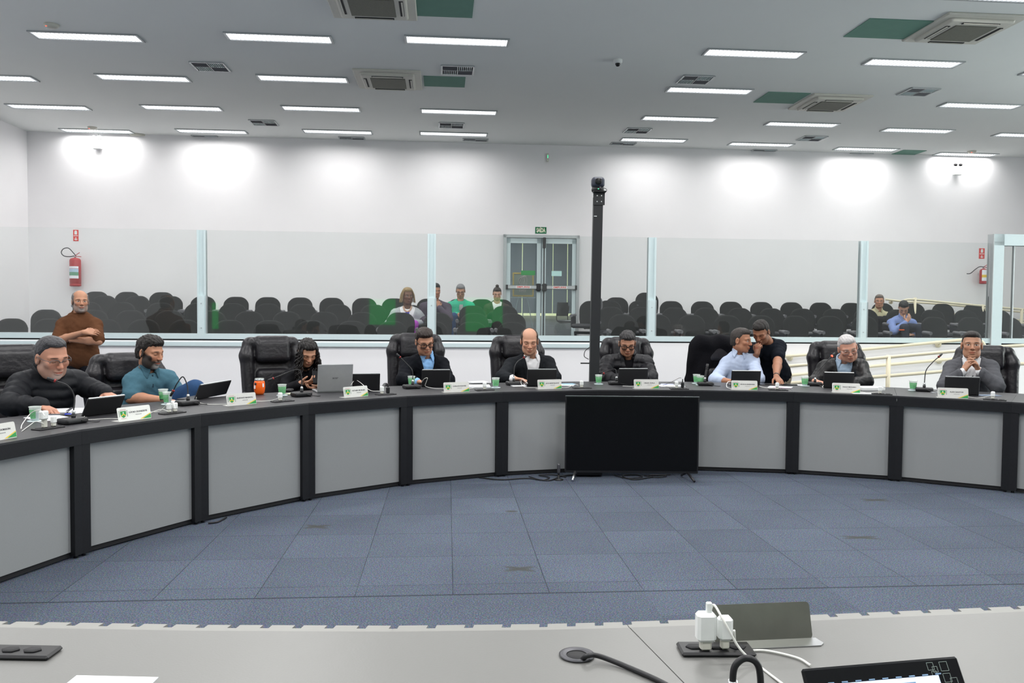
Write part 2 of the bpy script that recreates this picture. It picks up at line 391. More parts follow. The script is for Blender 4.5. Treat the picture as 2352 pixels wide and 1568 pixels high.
def fastmesh(name, parts, m, parent, attr=None):
    """parts: list of (V, quads); joined in one smooth mesh"""
    V = np.concatenate([p[0] for p in parts]); off = 0; Fs = []
    for p in parts: Fs.append(p[1]+off); off += len(p[0])
    F = np.concatenate(Fs).astype(np.int32); me = D.meshes.new(name)
    me.vertices.add(len(V)); me.vertices.foreach_set('co', V.astype(np.float32).ravel())
    me.loops.add(F.size); me.loops.foreach_set('vertex_index', F.ravel()); me.polygons.add(len(F))
    me.polygons.foreach_set('loop_start', np.arange(0, F.size, 4, dtype=np.int32)); me.polygons.foreach_set('use_smooth', np.ones(len(F), bool))
    me.update(calc_edges=True); me.validate(); me.materials.append(m)
    if attr is not None:
        at_ = me.attributes.new('hc', 'FLOAT_VECTOR', 'POINT'); at_.data.foreach_set('vector', attr(V).astype(np.float32).ravel())
    o = D.objects.new(name, me); COL.objects.link(o)
    if parent: o.parent = parent
    return o

# ================================================================== THE ROOM
ZC = 4.8; VB = 16.45; VF = -7.0; UL = -7.94; URT = 13.5; VP = 10.96
def roombox(mb, u0, u1, v0, v1, z0, z1):
    return mb.box(room((u0+u1)/2, (v0+v1)/2, (z0+z1)/2), (abs(u1-u0), abs(v1-v0), abs(z1-z0)), rz=TH)
def struct(name, mb, m=None, **k):
    o = mb.build(name, m); o['kind'] = 'structure'; return tag(o, **k)
fl = MB(); roombox(fl, UL-.2, URT+.2, VF-.2, VP+.1, -.1, 0); struct('floor', fl, carpet_material())
cl = MB(); roombox(cl, UL-.2, URT+.2, VF-.2, VB+.1, ZC, ZC+.15); struct('ceiling', cl, M['ceil'])
w = MB(); roombox(w, UL-.15, UL, VF, VB+.15, 0, ZC); struct('wall_left', w, M['wall'])
w = MB(); roombox(w, URT, URT+.15, VF, VB+.15, 0, ZC); struct('wall_right', w, M['wall'])
# glowing panes added on the unseen right wall as fill light
for i_, v_ in enumerate((5.3, 7.4, 9.5)):
    w = MB(); roombox(w, URT-.02, URT-.01, v_-.95, v_+.95, 1.0, 3.8); struct('window_%d' % (20+i_), w, mat('added_fill_pane', (1, 1, 1), .5, emit=(.93, 1, .96), estr=7.0))
w = MB(); roombox(w, UL, URT, VF-.15, VF, 0, ZC); struct('wall_front', w, M['wall'])
def uof(p): return p.dot(UX)
du0 = uof(atv(1155, 700, VB)); du1 = uof(atv(1328, 700, VB)); dzt = atv(1240, 540, VB).z; FD = .78
w = MB(); roombox(w, UL, du0, VB, VB+.15, 0, ZC); roombox(w, du1, URT, VB, VB+.15, 0, ZC); roombox(w, du0, du1, VB, VB+.15, dzt, ZC); roombox(w, du0, du1, VB, VB+.15, 0, FD)
struct('wall_back', w, M['wall'])
# unseen green glow panels, added to make green reflections in the partition glass
for i_, (x_, y_, w_, h_) in enumerate(((292, 715, 1.0, 1.1), (483, 725, .5, .9), (878, 716, .9, .9), (1112, 722, 1.3, 1.2), (2170, 722, .35, 1.2), (2312, 752, 1.1, .8))):
    q_ = atv(x_, y_, 2*VP-VF); w = MB(); w.box(room(q_.dot(UX), VF+.02, max(q_.z, h_/2+.1)), (w_, .02, h_), rz=TH); struct('window_%d' % (30+i_), w, mat('added_green_reflection_panel', (.1, .6, .2), .5, emit=(.07, .9, .22), estr=1.5))
# stepped audience floor behind the partition
tiers = [(VP+.06, 12.72, .39), (12.72, 13.77, .52), (13.77, 14.95, .65), (14.95, VB, .78)]
for i, (a, b, z) in enumerate(tiers):
    w = MB(); roombox(w, UL, URT, a, b, 0, z); struct('floor_tier', w, mat('dark_tier_flooring', (.05, .055, .065), .6))
# lobby behind the exit door
w = MB(); roombox(w, du0-1.5, du1+1.5, VB+.15, VB+3.2, FD-.1, FD); struct('floor_lobby', w, M['lobby'])
w = MB(); roombox(w, du0-1.5, du1+1.5, VB+3.2, VB+3.3, FD, 3.6); roombox(w, du0-1.6, du0-1.5, VB+.15, VB+3.2, FD, 3.6); roombox(w, du1+1.5, du1+1.6, VB+.15, VB+3.2, FD, 3.6); roombox(w, du0-1.5, du1+1.5, VB+.15, VB+3.2, 3.5, 3.6)
struct('wall_lobby', w, M['lobbywall'])
# lobby window with vertical blinds
bl = empty('window_blinds', room((du0+du1)/2, VB+3.1, 1.1), TH, label='grey vertical blinds drawn across the lobby window behind the exit door', cat='blinds')
vB = VB+3.08; zb = atv(1240, 723, vB).z; z2 = atv(1240, 548, vB).z+.4; gaps = [uof(atv(x, 640, vB)) for x in (1199, 1269, 1302.5)]
def loc(parent, p): return (Matrix.Rotation(-parent.rotation_euler.z, 3, 'Z')) @ (Vector(p)-parent.location)
sl = MB(); edges = [du0-1.2] + gaps + [du1+1.2]
for e0, e1 in zip(edges[:-1], edges[1:]):
    n_ = max(1, round((e1-e0-.012)/.085)); w_ = (e1-e0-.014)/n_
    for k in range(n_): sl.box(loc(bl, room(e0+.007+(k+.5)*w_, vB-.05+(.006 if k % 2 else 0), (zb+z2)/2+.02)), (w_+.001, .004, z2-zb-.04))
sl.build('slats', M['blinds'], bl); h = MB(); h.box(loc(bl, room((du0+du1)/2, vB-.05, z2)), (du1-du0+2.4, .06, .05)); h.build('head_rail', M['alu_grey'], bl)
w = MB(); roombox(w, du0-1.2, du1+1.2, vB, vB+.01, zb-.02, z2); o = w.build('window_1', M['day']); o['kind'] = 'structure'

lb = D.lights.new('added_lobby_fill_light', 'AREA'); lb.size = .6; lb.energy = 30; e = empty('ceiling_light', room((du0+du1)/2-.3, VB+1.3, 3.5), TH, label='unseen square ceiling light added inside the lobby to brighten the painting', cat='ceiling light')  # unseen lamp, added to brighten the lobby and its painting
MB().box((0, 0, -.02), (.6, .6, .04), bev=.005).build('housing', M['white'], e); MB().box((0, 0, -.042), (.54, .54, .004)).build('diffuser', M['lampface'], e); l = D.objects.new('lamp_light', lb); COL.objects.link(l); l.parent = e; l.location = (0, 0, -.06)
# exit door with two glazed leaves
dr = empty('door_1', room((du0+du1)/2, VB-.02, FD), TH, kind='structure'); hw = (du1-du0)/2; H = dzt-FD
f = MB()
f.box((-hw+.03, 0, H/2), (.06, .12, H)); f.box((hw-.03, 0, H/2), (.06, .12, H)); f.box((0, 0, H-.03), (2*hw, .12, .06)); f.build('door_frame', M['alu_grey'], dr)
for sg in (-1, 1):
    x0, x1 = sorted((sg*.012, sg*(hw-.062))); lf = MB(); zt = H-.07
    lf.box(((x0+x1)/2, -.01, zt-.05), (x1-x0, .045, .10)); lf.box(((x0+x1)/2, -.01, .09), (x1-x0, .045, .16))
    lf.box((x0+.04, -.01, zt/2), (.08, .045, zt)); lf.box((x1-.04, -.01, zt/2), (.08, .045, zt)); leaf = lf.build('door_leaf', M['alu'], dr)
    g = MB(); g.box(((x0+x1)/2, -.01, zt/2), (x1-x0-.14, .008, zt-.2)); g.build('glass_pane', M['doorpane'], leaf)
    zb_ = atv(1240, 660, VB).z-FD
    pb = MB().use(M['metal']); pb.box(((x0+x1)/2, -.085, zb_), (x1-x0+.02, .05, .075), bev=.01)
    pb.use(M['plastic']).box((sg*.06, -.08, zb_), (.10, .09, .15), bev=.02); pb.box((sg*(hw-.07), -.08, zb_), (.04, .07, .09)); bar = pb.build('push_bar', None, leaf)
    s = MB(); s.box((sg*.37, -.112, zb_), (.30, .003, .055)); st = s.build('sticker', M['white'], bar)
    text_mesh('EMPURRE', .05, M['signred'], st, (sg*.37, -.1145, zb_), (1, 0, 0), (0, 0, 1), width=.26, bold=.001)
rod = MB().use(M['plastic']); rod.tube([(.05, -.06, .03), (.05, -.06, H-.12)], .012); rod.box((.05, -.07, H-.16), (.06, .05, .22), bev=.01); rod.build('locking_rod', None, dr)
def sticker(name, x0, y0, x1, y1, m, v, label, cat, lines=None):
    a = atv(x0, y0, v); b = atv(x1, y1, v); c = (a+b)/2; wd = abs(uof(b)-uof(a)); ht = abs(a.z-b.z)
    e = empty(name, c-Vector((0, 0, ht/2)), TH, label=label, cat=cat); p = MB().box((0, 0, ht/2), (wd, .004, ht)).build('sign_plate', m, e)
    if lines:
        for (t, sz, zf, mm, wf) in lines: text_mesh(t, sz, mm, e, (0, -.003, ht*zf), (1, 0, 0), (0, 0, 1), width=wd*wf if wf else None, bold=sz*.035)
    return e, wd, ht
sticker('door_sign', 1197, 621, 1229, 632, M['green'], VB-.05, 'green notice sticker on the left glass leaf of the exit door', 'sign')
sticker('door_sign', 1267, 622, 1290, 634, mat('pale_cyan_notice', (.55, .85, .82), .6), VB-.05, 'pale blank notice sticker on the right glass leaf of the exit door', 'sign')
sticker('exit_sign', 1229.5, 521, 1255, 536.5, M['signgreen'], VB-.004, 'green exit sign reading SAÍDA above the double door', 'sign', [('SAÍDA', .12, .48, M['signcream'], .80)])

# easel with a painting, and a sled chair, in the lobby
vE = VB+1.6; ea = atv(1201, 700, vE); ez = empty('easel', (ea.x, ea.y, FD), TH, label='thin white metal easel standing in the lobby behind the left door leaf', cat='easel')
zt_ = atv(1201, 640, vE).z-FD; zl = atv(1201, 681, vE).z-FD
for (xa, xb, yb) in ((-.02, -.30, 0), (.02, .28, 0), (0, .05, .5)):
    MB().tube([(xa, .03, zt_), (xb, yb, .01)], .010).build('leg', M['alu'], ez)
MB().box((0, -.03, zl-.02), (.55, .04, .02)).build('shelf', M['alu'], ez)
pt = empty('painting', (ea.x, ea.y, FD+zl)+Vector((0, 0, 0)) if False else Vector((ea.x, ea.y, FD+zl))-VY*.045, TH, label='ochre framed painting with pale swirling lines, resting on the lobby easel', cat='painting')
ph = atv(1201, 626, vE).z-FD-zl; fr = MB(); pw = .44
tilt = (Vector((1, 0, 0)), Vector((0, math.cos(.1), -math.sin(.1))), Vector((0, math.sin(.1), math.cos(.1))))
for (cx, cz, sx, sz) in ((-pw/2, ph/2, .03, ph), (pw/2, ph/2, .03, ph), (0, .015, pw, .03), (0, ph-.015, pw, .03)): fr.box((cx, .1*cz, cz), (sx, .025, sz), ax=tilt)
fr.build('frame', M['yellowp'], pt); MB().box((0, ph*.05, ph/2), (pw-.02, .012, ph-.02), ax=tilt).build('canvas', M['greyp'], pt)
sw = MB()
for k in range(5):
    sw.tube(bez([(-.08+.03*k, .1*.1-.012, .10), (-.05+.03*k, .02, ph*.45), (-.1+.045*k, ph*.07-.012, ph*.7), (.02+.01*k, ph*.085-.012, ph*.88)], 6), .005)
sw.build('brush_strokes', M['crest'], pt)
def sled_chair(loc_, rz, label):
    e = empty('visitor_chair', loc_, rz, label=label, cat='chair')
    for sx in (-.24, .24): MB().tube(bez([(sx, .2, .80), (sx, .2, .45), (sx, -.22, .43), (sx, -.20, .2), (sx, -.26, .015), (sx, .1, .015), (sx, .26, .015)], 5), .011).build('frame', M['plastic'], e)
    MB().box((0, 0, .46), (.46, .44, .05), bev=.015).build('seat', M['seatvinyl'], e); MB().box((0, .22, .72), (.44, .04, .30), bev=.012).build('backrest', M['seatfab'], e)
    return e
q = atv(1312, 760, VB+1.0); sled_chair((q.x, q.y, FD), TH+.9, 'black sled base visitor chair in the lobby behind the right door leaf')

# ------------------------------------------------------------------ glass partition in front of the audience
ZR = 1.10; ZG = 2.475
pu = [uof(atv(x, 600, VP)) for x in (462, 991.5, 1498.5, 1986, 2291)]
w = MB().use(M['wall']); roombox(w, UL, URT, VP, VP+.12, 0, 1.035)
struct('wall_partition', w)
def addtrim(n, z0, z1, v0, v1, m, u0=UL, u1=URT):
    w = MB(); roombox(w, u0, u1, v0, v1, z0, z1); struct('trim_%d' % n, w, m)
addtrim(1, 1.035, 1.055, VP+.02, VP+.09, M['gap']); addtrim(2, 1.055, 1.125, VP-.01, VP+.10, M['alu'])
addtrim(3, .965, 1.015, VP-.02, VP, M['alu'], UL, pu[2]-.4); addtrim(4, .955, .962, VP-.022, VP, M['alu_grey'], UL, pu[2]-.4)
us = [UL] + pu[:4] + [pu[4]-.06]
for i in range(5):
    g = MB(); roombox(g, us[i]+.03, us[i+1]-.03, VP+.035, VP+.045, 1.125, ZG); struct('window_%d' % (i+2), g, M['pane'])
for i, u_ in enumerate(pu[:4]):
    p = MB().use(M['alu']); z5 = 1.62
    roombox(p, u_-.055, u_-.030, VP, VP+.08, 1.125, ZG); roombox(p, u_+.030, u_+.055, VP, VP+.08, 1.125, ZG); roombox(p, u_-.030, u_+.030, VP+.015, VP+.06, 1.125, ZG)
    roombox(p, u_-.04, u_+.04, VP-.012, VP+.02, 1.06, z5); p.use(M['alu_grey']); roombox(p, u_+.055, u_+.066, VP-.005, VP+.06, 1.06, z5)
    for zz in (1.2, 1.52): p.use(M['alu_grey']).box(room(u_, VP-.014, zz), (.012, .004, .012), rz=TH)
    struct('trim_%d' % (5+i), p)
# door frame in the partition at the right
u_ = pu[4]; p = MB().use(M['alu']); zf = 2.60
roombox(p, u_-.075, u_+.075, VP-.03, VP+.10, .96, zf); roombox(p, u_-.075, URT, VP-.03, VP+.10, zf-.16, zf); p.use(M['alu_grey']); roombox(p, u_-.085, u_-.075, VP-.03, VP+.10, .96, zf)
struct('trim_9', p)
g = MB(); roombox(g, u_+.08, URT, VP+.035, VP+.045, 1.125, zf-.16); struct('window_7', g, M['pane'])
p = MB(); roombox(p, uof(atv(2332, 600, VP))-.008, uof(atv(2332, 600, VP))+.008, VP+.02, VP+.06, 1.125, zf-.16); struct('trim_10', p, M['alu_grey'])

# ramp and platform at the right, in front of the partition
ur0 = uof(atv(1790, 840, VP)); ur1 = uof(atv(2210, 790, VP))
rp = MB(); a = [room(ur0-.6, VP-1.15, .0), room(ur1, VP-1.15, .0), room(ur1, VP-1.15, .20), room(ur0-.6, VP-1.15, .015)]
rp.poly(a, 1.14, VY); roombox(rp, ur1, URT, VP-1.15, VP-.01, 0, .20); struct('floor_ramp', rp, mat('ramp_flooring', (.45, .48, .46), .6))
def rail(name, runs, posts, brackets, label, r=.022):
    e = empty(name, runs[0][0]-Vector((0, 0, .9)), 0, label=label, cat='handrail'); L = e.location
    for pts in runs: MB().tube([p-L for p in bez(pts, 4)] if len(pts) > 2 else [p-L for p in pts], r, 10).build('rail', M['cream'], e)
    for (p, z0) in posts: MB().tube([Vector((p.x, p.y, z0))-L, p-L], r*1.25, 10).build('post', M['cream'], e)
    for p in brackets:
        b = MB(); b.tube([p-L, p-L+VY*.07-Vector((0, 0, .03))], .011, 8); b.lathe([(.001, 0), (.045, 0), (.045, .012), (.001, .012)], p-L+VY*.075-Vector((0, 0, .03)), 14, (UX, Vector((0, 0, 1)), VY)); b.build('wall_bracket', M['cream'], e)
    return e
vr = VP-.10
rail('handrail', [[atv(1795, 819, vr), atv(1975, 803, vr), atv(2208, 780.5, vr), atv(2245, 779, vr), atv(2262, 795, vr), atv(2262, 830, vr)],
                  [atv(1795, 864, vr), atv(1992, 842, vr), atv(2179, 825, vr), atv(2240, 820, vr)]], [],
     [atv(2163, 786, vr), atv(2165, 824, vr), atv(1820, 817, vr)], 'cream double handrail fixed to the wall under the glass partition along the ramp')
vr = VP-1.05
rail('handrail', [[atv(1795, 842, vr), atv(1992, 824, vr), atv(2193, 806, vr), atv(2300, 796, vr), atv(2400, 791, vr)],
                  [atv(1795, 881, vr), atv(1999, 866, vr), atv(2171, 852, vr), atv(2325, 837, vr), atv(2400, 832, vr)]],
     [(atv(2041, 815, vr), .05), (atv(2400, 788, vr), .2)], [], 'cream free-standing double handrail with a post on the open side of the ramp')
vr = VB-.35
rail('handrail', [[atv(2033, 687, vr), atv(2074, 692, vr), atv(2160, 698, vr), atv(2254, 707, vr), atv(2352, 717, vr), atv(2500, 732, vr)], [atv(2050, 712, vr), atv(2160, 719, vr), atv(2269, 728, vr), atv(2500, 752, vr)]], [],
     [atv(2051, 690, vr), atv(2270, 710, vr)], 'cream wall handrail behind the right-hand audience chairs, nearest the back wall')
vr = VB-.75
rail('handrail', [[atv(2068, 706, vr), atv(2076, 690, vr), atv(2103, 688, vr), atv(2180, 695, vr), atv(2254, 702, vr), atv(2345, 710, vr), atv(2500, 724, vr)], [atv(2068, 716, vr), atv(2180, 725, vr), atv(2345, 741, vr), atv(2500, 757, vr)]],
     [(atv(2102, 683, vr), .78), (atv(2257, 699, vr), .78), (atv(2347, 708, vr), .78)], [], 'cream post-mounted handrail behind the right-hand audience chairs')

# ------------------------------------------------------------------ ceiling fittings
def lamp_fixture():
    e = empty('ceiling_light', (0, 0, ZC), TH)
    L, Wd = 1.24, .27; f = MB()
    for (cx, cy, sx, sy) in ((0, Wd/2, L+.05, .025), (0, -Wd/2, L+.05, .025), (-L/2-.012, 0, .025, Wd), (L/2+.012, 0, .025, Wd)): f.box((cx, cy, -.008), (sx, sy, .016))
    f.build('frame', M['alu_grey'], e)
    MB().box((0, 0, -.004), (L, Wd-.02, .006)).build('reflector', M['lampface'], e)
    lv = MB()
    for k in range(24): lv.box((-L/2+(k+.5)*L/24, 0, -.0135), (.003, Wd-.02, .011))
    lv.build('louvre', M['metal'], e); return e
lampd = D.lights.new('ceiling_lamp_light', 'AREA'); lampd.shape = 'RECTANGLE'; lampd.size = 1.2; lampd.size_y = .24; lampd.energy = LAMP_W; lampd.color = (1.0, .985, .965); lampd.spread = math.radians(178)
base = None
lampo = lampd.copy(); lampo.energy = LAMP_W*5.4; lampm = lampd.copy(); lampm.energy = LAMP_W*1.6; lampm.spread = math.radians(168); lampd.energy = LAMP_W*.26; lampd.spread = math.radians(168)
def place_lamp(p, label, group, ld=None):
    global base
    if base is None: base = lamp_fixture(); o = base
    else: o = copy_tree(base)
    o.location = (p.x, p.y, ZC); tag(o, label, 'ceiling light', group)
    l = D.objects.new('lamp_light', ld or lampd); COL.objects.link(l); l.parent = o; l.location = (0, 0, -.025)
LG = 'recessed ceiling lights'
rows = [('nearest the camera', [(200, 83), (642, 86), (1050, 93)], 'left'), ('nearest the camera', [(1731, 122), (2097, 144), (2455, 168)], 'right'),
        ('second from the camera', [(-25, 177), (330, 178), (696, 180)], 'left'), ('second from the camera', [(1629, 207), (2251, 242)], 'right'),
        ('third from the camera', [(112, 245), (418, 247), (738, 249), (1054, 256)], 'left'), ('third from the camera', [(1560, 272), (1842, 285), (2107, 299), (2362, 310)], 'right'),
        ('closest to the back wall', [(223, 300), (487, 301), (776, 302), (1042, 307)], 'left'), ('closest to the back wall', [(1501, 321), (1748, 331), (1989, 342), (2218, 354)], 'right')]
ordn = ['first', 'second', 'third', 'fourth', 'fifth', 'sixth', 'seventh', 'eighth', 'ninth', 'tenth', 'eleventh', 'twelfth', 'thirteenth', 'fourteenth', 'fifteenth']
for rn, pts, side in rows:
    for i, (x, y) in enumerate(pts):
        place_lamp(at(x, y, ZC), 'lit ceiling light, %s from left, %s half, row %s' % (ordn[i], side, rn), LG, lampm if ('nearest' in rn or 'second' in rn) else lampd)
for v in (8.2, 5.2, 2.2, -.8):
    for u in (-5.2, -1.6, 2.0, 5.6):
        place_lamp(room(u, v, ZC), 'lit ceiling light overhead, outside the picture above the desks', LG+' above the desks', lampo)
def cassette(x, y, rz, label, big=.95):
    p = at(x, y, ZC); e = empty('air_conditioner', p, rz, label=label, cat='air conditioner', group='ceiling cassette air conditioners'); b = big/2
    MB().box((0, 0, -.012), (big, big, .03), bev=.01).build('panel', M['offwhite'], e)
    s = SDF((-b, -b, -.09), (b, b, .02), .012); s.rbox((0, 0, -.03), (b*.80, b*.80, .034), .03); V, F = s.mesh(); fastmesh('raised_frame', [(V, F)], M['offwhite'], e)
    MB().box((0, 0, -.068), (big*.52, big*.52, .012), bev=.004).build('intake_grille', M['grille'], e)
    for k in range(4):
        a = k*PI/2; dx, dy = math.cos(a), math.sin(a)
        fl_ = MB().use(M['slot']); fl_.box((dx*big*.335, dy*big*.335, -.066), (.045, big*.46, .008), rz=a); fl_.use(M['offwhite']).box((dx*big*.345, dy*big*.345, -.073), (.018, big*.44, .008), rz=a); fl_.build('air_flap', None, e)
cassette(855, 4, TH-.0, 'off-white ceiling air conditioner cut by the top edge, left of centre')
cassette(893, 181, TH, 'off-white ceiling air conditioner in the second light row, left of centre')
cassette(2212, 64, TH, 'large off-white ceiling air conditioner at the top right corner')
cassette(1905, 234, TH, 'off-white ceiling air conditioner between the lights of the right half')
def patch(x, y, sx, sy, label):
    p = at(x, y, ZC); e = MB().box((0, 0, 0), (sx, sy, .012)).build('ceiling_board', M['patch']); e.location = (p.x, p.y, ZC-.003); e.rotation_euler = (0, 0, TH); tag(e, label, 'ceiling board', 'green ceiling repair boards')
patch(1018, 14, .66, .62, 'green repair board on the ceiling beside the topmost air conditioner')
patch(1021, 187, .60, .52, 'green repair board right of the air conditioner left of centre')
patch(2040, 66, .78, .62, 'green repair board left of the large air conditioner at top right')
patch(1795, 224, .66, .62, 'green repair board left of the air conditioner between the right-half lights')
patch(2086, 350, .50, .5, 'small green repair board by the back wall above the right lights')
def vent(x, y, sx, sy, label, slim=False):
    p = at(x, y, ZC); e = empty('ceiling_vent', p, TH, label=label, cat='vent', group='ceiling air vents')
    f = MB()
    for (cx, cy, ax_, ay) in ((0, sy/2, sx, .025), (0, -sy/2, sx, .025), (-sx/2, 0, .025, sy), (sx/2, 0, .025, sy), (0, 0, .01, sy), (0, 0, sx, .01)): f.box((cx, cy, -.008), (ax_, ay, .016))
    f.build('frame', M['alu_grey'], e); MB().box((0, 0, -.001), (sx-.02, sy-.02, .004)).build('duct_backing', M['slot'], e); s = MB(); n = 7
    for qx in (-1, 1):
        for qy in (-1, 1):
            for k in range(n):
                t = (k+.5)/n
                if qx*qy < 0: s.use(M['alu']).box((qx*sx*.24+(t-.5)*sx*.42, qy*sy*.24, -.010), (.008, sy*.44, .012))
                else: s.use(M['greyplastic']).box((qx*sx*.24, qy*sy*.24+(t-.5)*sy*.42, -.010), (sx*.44, .008, .012), ax=(Vector((1, 0, 0)), Vector((0, .8, .6)), Vector((0, -.6, .8))))
    s.build('louvre_blades', None, e)
for (x, y, l) in ((483, 152, 'square ceiling vent between the first and second left light rows'), (1051, 160, 'square ceiling vent above the green board right of the air conditioner'), (1597, 182, 'square ceiling vent just above the second right light row'),
                  (2110, 210, 'square ceiling vent right of the right-half air conditioner'), (606, 281, 'square ceiling vent above the back left lights'), (1037, 287, 'square ceiling vent above the back light nearest the middle'),
                  (1464, 299, 'square ceiling vent above the first back light of the right half'), (1865, 317, 'square ceiling vent between the second and third back right lights')):
    vent(x, y, .44, .40, l)
for (x, y, n) in ((472, 313, 'below the second back light from left'), (808, 316, 'below the third back light from left'), (1092, 320, 'below the fourth back light from left'), (1431, 329, 'below the first back light of the right half'), (1754, 345, 'below the second back light of the right half'), (1975, 353, 'below the third back light of the right half')):
    vent(x, y, .48, .20, 'slim ceiling vent at the back wall '+n, True)
# small ceiling and wall devices
def detector(x, y, label):
    p = at(x, y, ZC); e = empty('smoke_detector', p, 0, label=label, cat='smoke detector', group='ceiling smoke detectors')
    MB().lathe([(.001, 0), (.085, 0), (.08, -.025), (.05, -.045), (.001, -.047)], n=20).build('housing', M['offwhite'], e); MB().box((-.03, -.05, -.034), (.018, .014, .010)).build('indicator_light', M['redled'], e)
detector(118, 56, 'white smoke detector with a red light above the nearest left ceiling light'); detector(212, 292, 'white smoke detector with a red light above the back left ceiling light'); detector(2232, 347, 'white smoke detector above the last back right ceiling light')
p = at(317, 309, ZC); e = empty('ceiling_disc', p, 0, label='plain white round cover on the ceiling by the left end light', cat='ceiling cover'); MB().lathe([(.001, 0), (.15, 0), (.14, -.03), (.001, -.04)], n=24).build('cover', M['offwhite'], e)
p = at(1419, 137, ZC); e = empty('dome_camera', p, 0, label='small white dome security camera in the bare middle of the ceiling', cat='security camera')
MB().lathe([(.001, 0), (.06, 0), (.06, -.035), (.04, -.05), (.001, -.05)], n=20).build('base', M['white'], e)
MB().lathe([(.032, -.045), (.034, -.06), (.022, -.085), (.001, -.092)], n=16).build('dome', M['glossblk'], e)
def emlight(x, y, label, dark=False):
    p = atv(x, y, VB-.06); e = empty('emergency_light', p, TH, label=label, cat='emergency light')
    MB().box((0, 0, -.02), (.17, .08, .17), bev=.012).build('housing', M['white'], e)
    for sx in (-.055, .055):
        MB().lathe([(.001, 0), (.03, 0), (.035, .045), (.001, .045)], (sx, .01, .115), 14, (Vector((1, 0, 0)), Vector((0, 0, 1)), Vector((0, -1, 0)))).build('spot_lamp', M['white'] if not dark else M['plastic'], e)
    MB().tube([(0, .03, .06), (0, .03, .19)], .012).build('bracket', M['white'], e)
emlight(224, 330, 'white twin-spot emergency light high on the wall at left'); emlight(2199, 391, 'white twin-spot emergency light with dark lamps high on the wall at right', True)
p = atv(1258, 362, VB-.02); e = empty('wireless_unit', p, TH, label='small grey unit with green lights high on the wall above the exit door', cat='wall unit')
MB().box((0, 0, 0), (.035, .03, .17), bev=.006).build('housing', M['offwhite'], e); MB().box((0, -.017, .02), (.012, .003, .06)).build('indicator_light', M['greenled'], e)
# fire extinguishers and their signs
def extinguisher(x, yt, yb, wpx, label, hose, lab):
    a = atv(x, yb, VB-.17); b = atv(x, yt, VB-.17); H_ = b.z-a.z; R_ = wpx/FPX*16.5/2
    e = empty('fire_extinguisher', a, TH, label=label, cat='fire extinguisher')
    MB().lathe([(R_*.7, 0), (R_, .01), (R_, .045), (R_*.95, .05), (R_, .055), (R_, H_-.05), (R_*.85, H_-.018), (R_*.4, H_), (.02, H_+.004)], n=24).build('cylinder', M['red'], e)
    for (z0, z1, m_) in lab:
        n = 10; V = []; F = []
        for k in range(n+1):
            t = -PI/2-.95+1.9*k/n
            for z in (z0, z1): V.append(((R_+.002)*math.cos(t), (R_+.002)*math.sin(t), z*H_))
        for k in range(n): F.append((2*k, 2*k+2, 2*k+3, 2*k+1))
        mkobj('label', V, F, m_, e, smooth=True)
    v = MB().use(M['metal']); v.lathe([(.018, 0), (.02, .03), (.012, .05)], (0, 0, H_), 12); v.use(M['red']); v.tube([(0, -.01, H_+.04), (.09, -.02, H_+.10)], .007, 6); v.tube([(0, -.01, H_+.035), (.12, -.02, H_+.02)], .007, 6); v.build('valve_handle', None, e)
    MB().tube(bez([(hx, -.02, H_+hz) for hx, hz in hose], 8), .009).build('hose', M['plastic'], e)
    MB().box((0, R_+.025, H_*.7), (.05, .08, .03)).build('wall_hook', M['metal'], e)
extinguisher(173.5, 592, 658, 23, 'tall red fire extinguisher with looped hose on the wall above the man in brown', [(-.01, .035), (-.10, .02), (-.20, .035), (-.245, .10), (-.20, .17), (-.11, .18), (-.03, .10), (.01, .05)], [(.63, .70, M['paper']), (.50, .62, mat('label_sky', (.45, .60, .75), .5)), (.38, .50, mat('label_green', (.12, .32, .2), .5)), (.28, .38, M['paper'])])
extinguisher(2258, 617, 652, 17, 'small red fire extinguisher with yellow label on the wall at right', [(-.01, .035), (-.10, .04), (-.20, -.02), (-.30, -.10), (-.38, -.11)], [(.60, .92, M['paper']), (.42, .60, M['yellow']), (.20, .42, M['paper'])])
def extsign(x0, y0, x1, y1, label):
    e, wd, ht = sticker('extinguisher_sign', x0, y0, x1, y1, M['signred'], VB-.004, label, 'sign')
    b = MB(); b.poly([(-.025, -.003, ht*.58), (.025, -.003, ht*.58), (.025, -.003, ht*.85), (.012, -.003, ht*.93), (-.012, -.003, ht*.93), (-.025, -.003, ht*.85)], .002, (0, -1, 0)); b.box((0, -.003, ht*.47), (wd*.8, .002, .012))
    b.box((0, -.003, ht*.25), (.016, .002, ht*.16)); b.poly([(-.04, -.003, ht*.18), (0, -.003, ht*.07), (.04, -.003, ht*.18)], .002, (0, -1, 0)); b.build('pictogram', M['white'], e)
extsign(168, 527.5, 180.5, 553.5, 'red sign with white extinguisher and arrow above the tall left extinguisher'); extsign(2249, 570, 2261, 594, 'red sign with white extinguisher and arrow above the small right extinguisher')

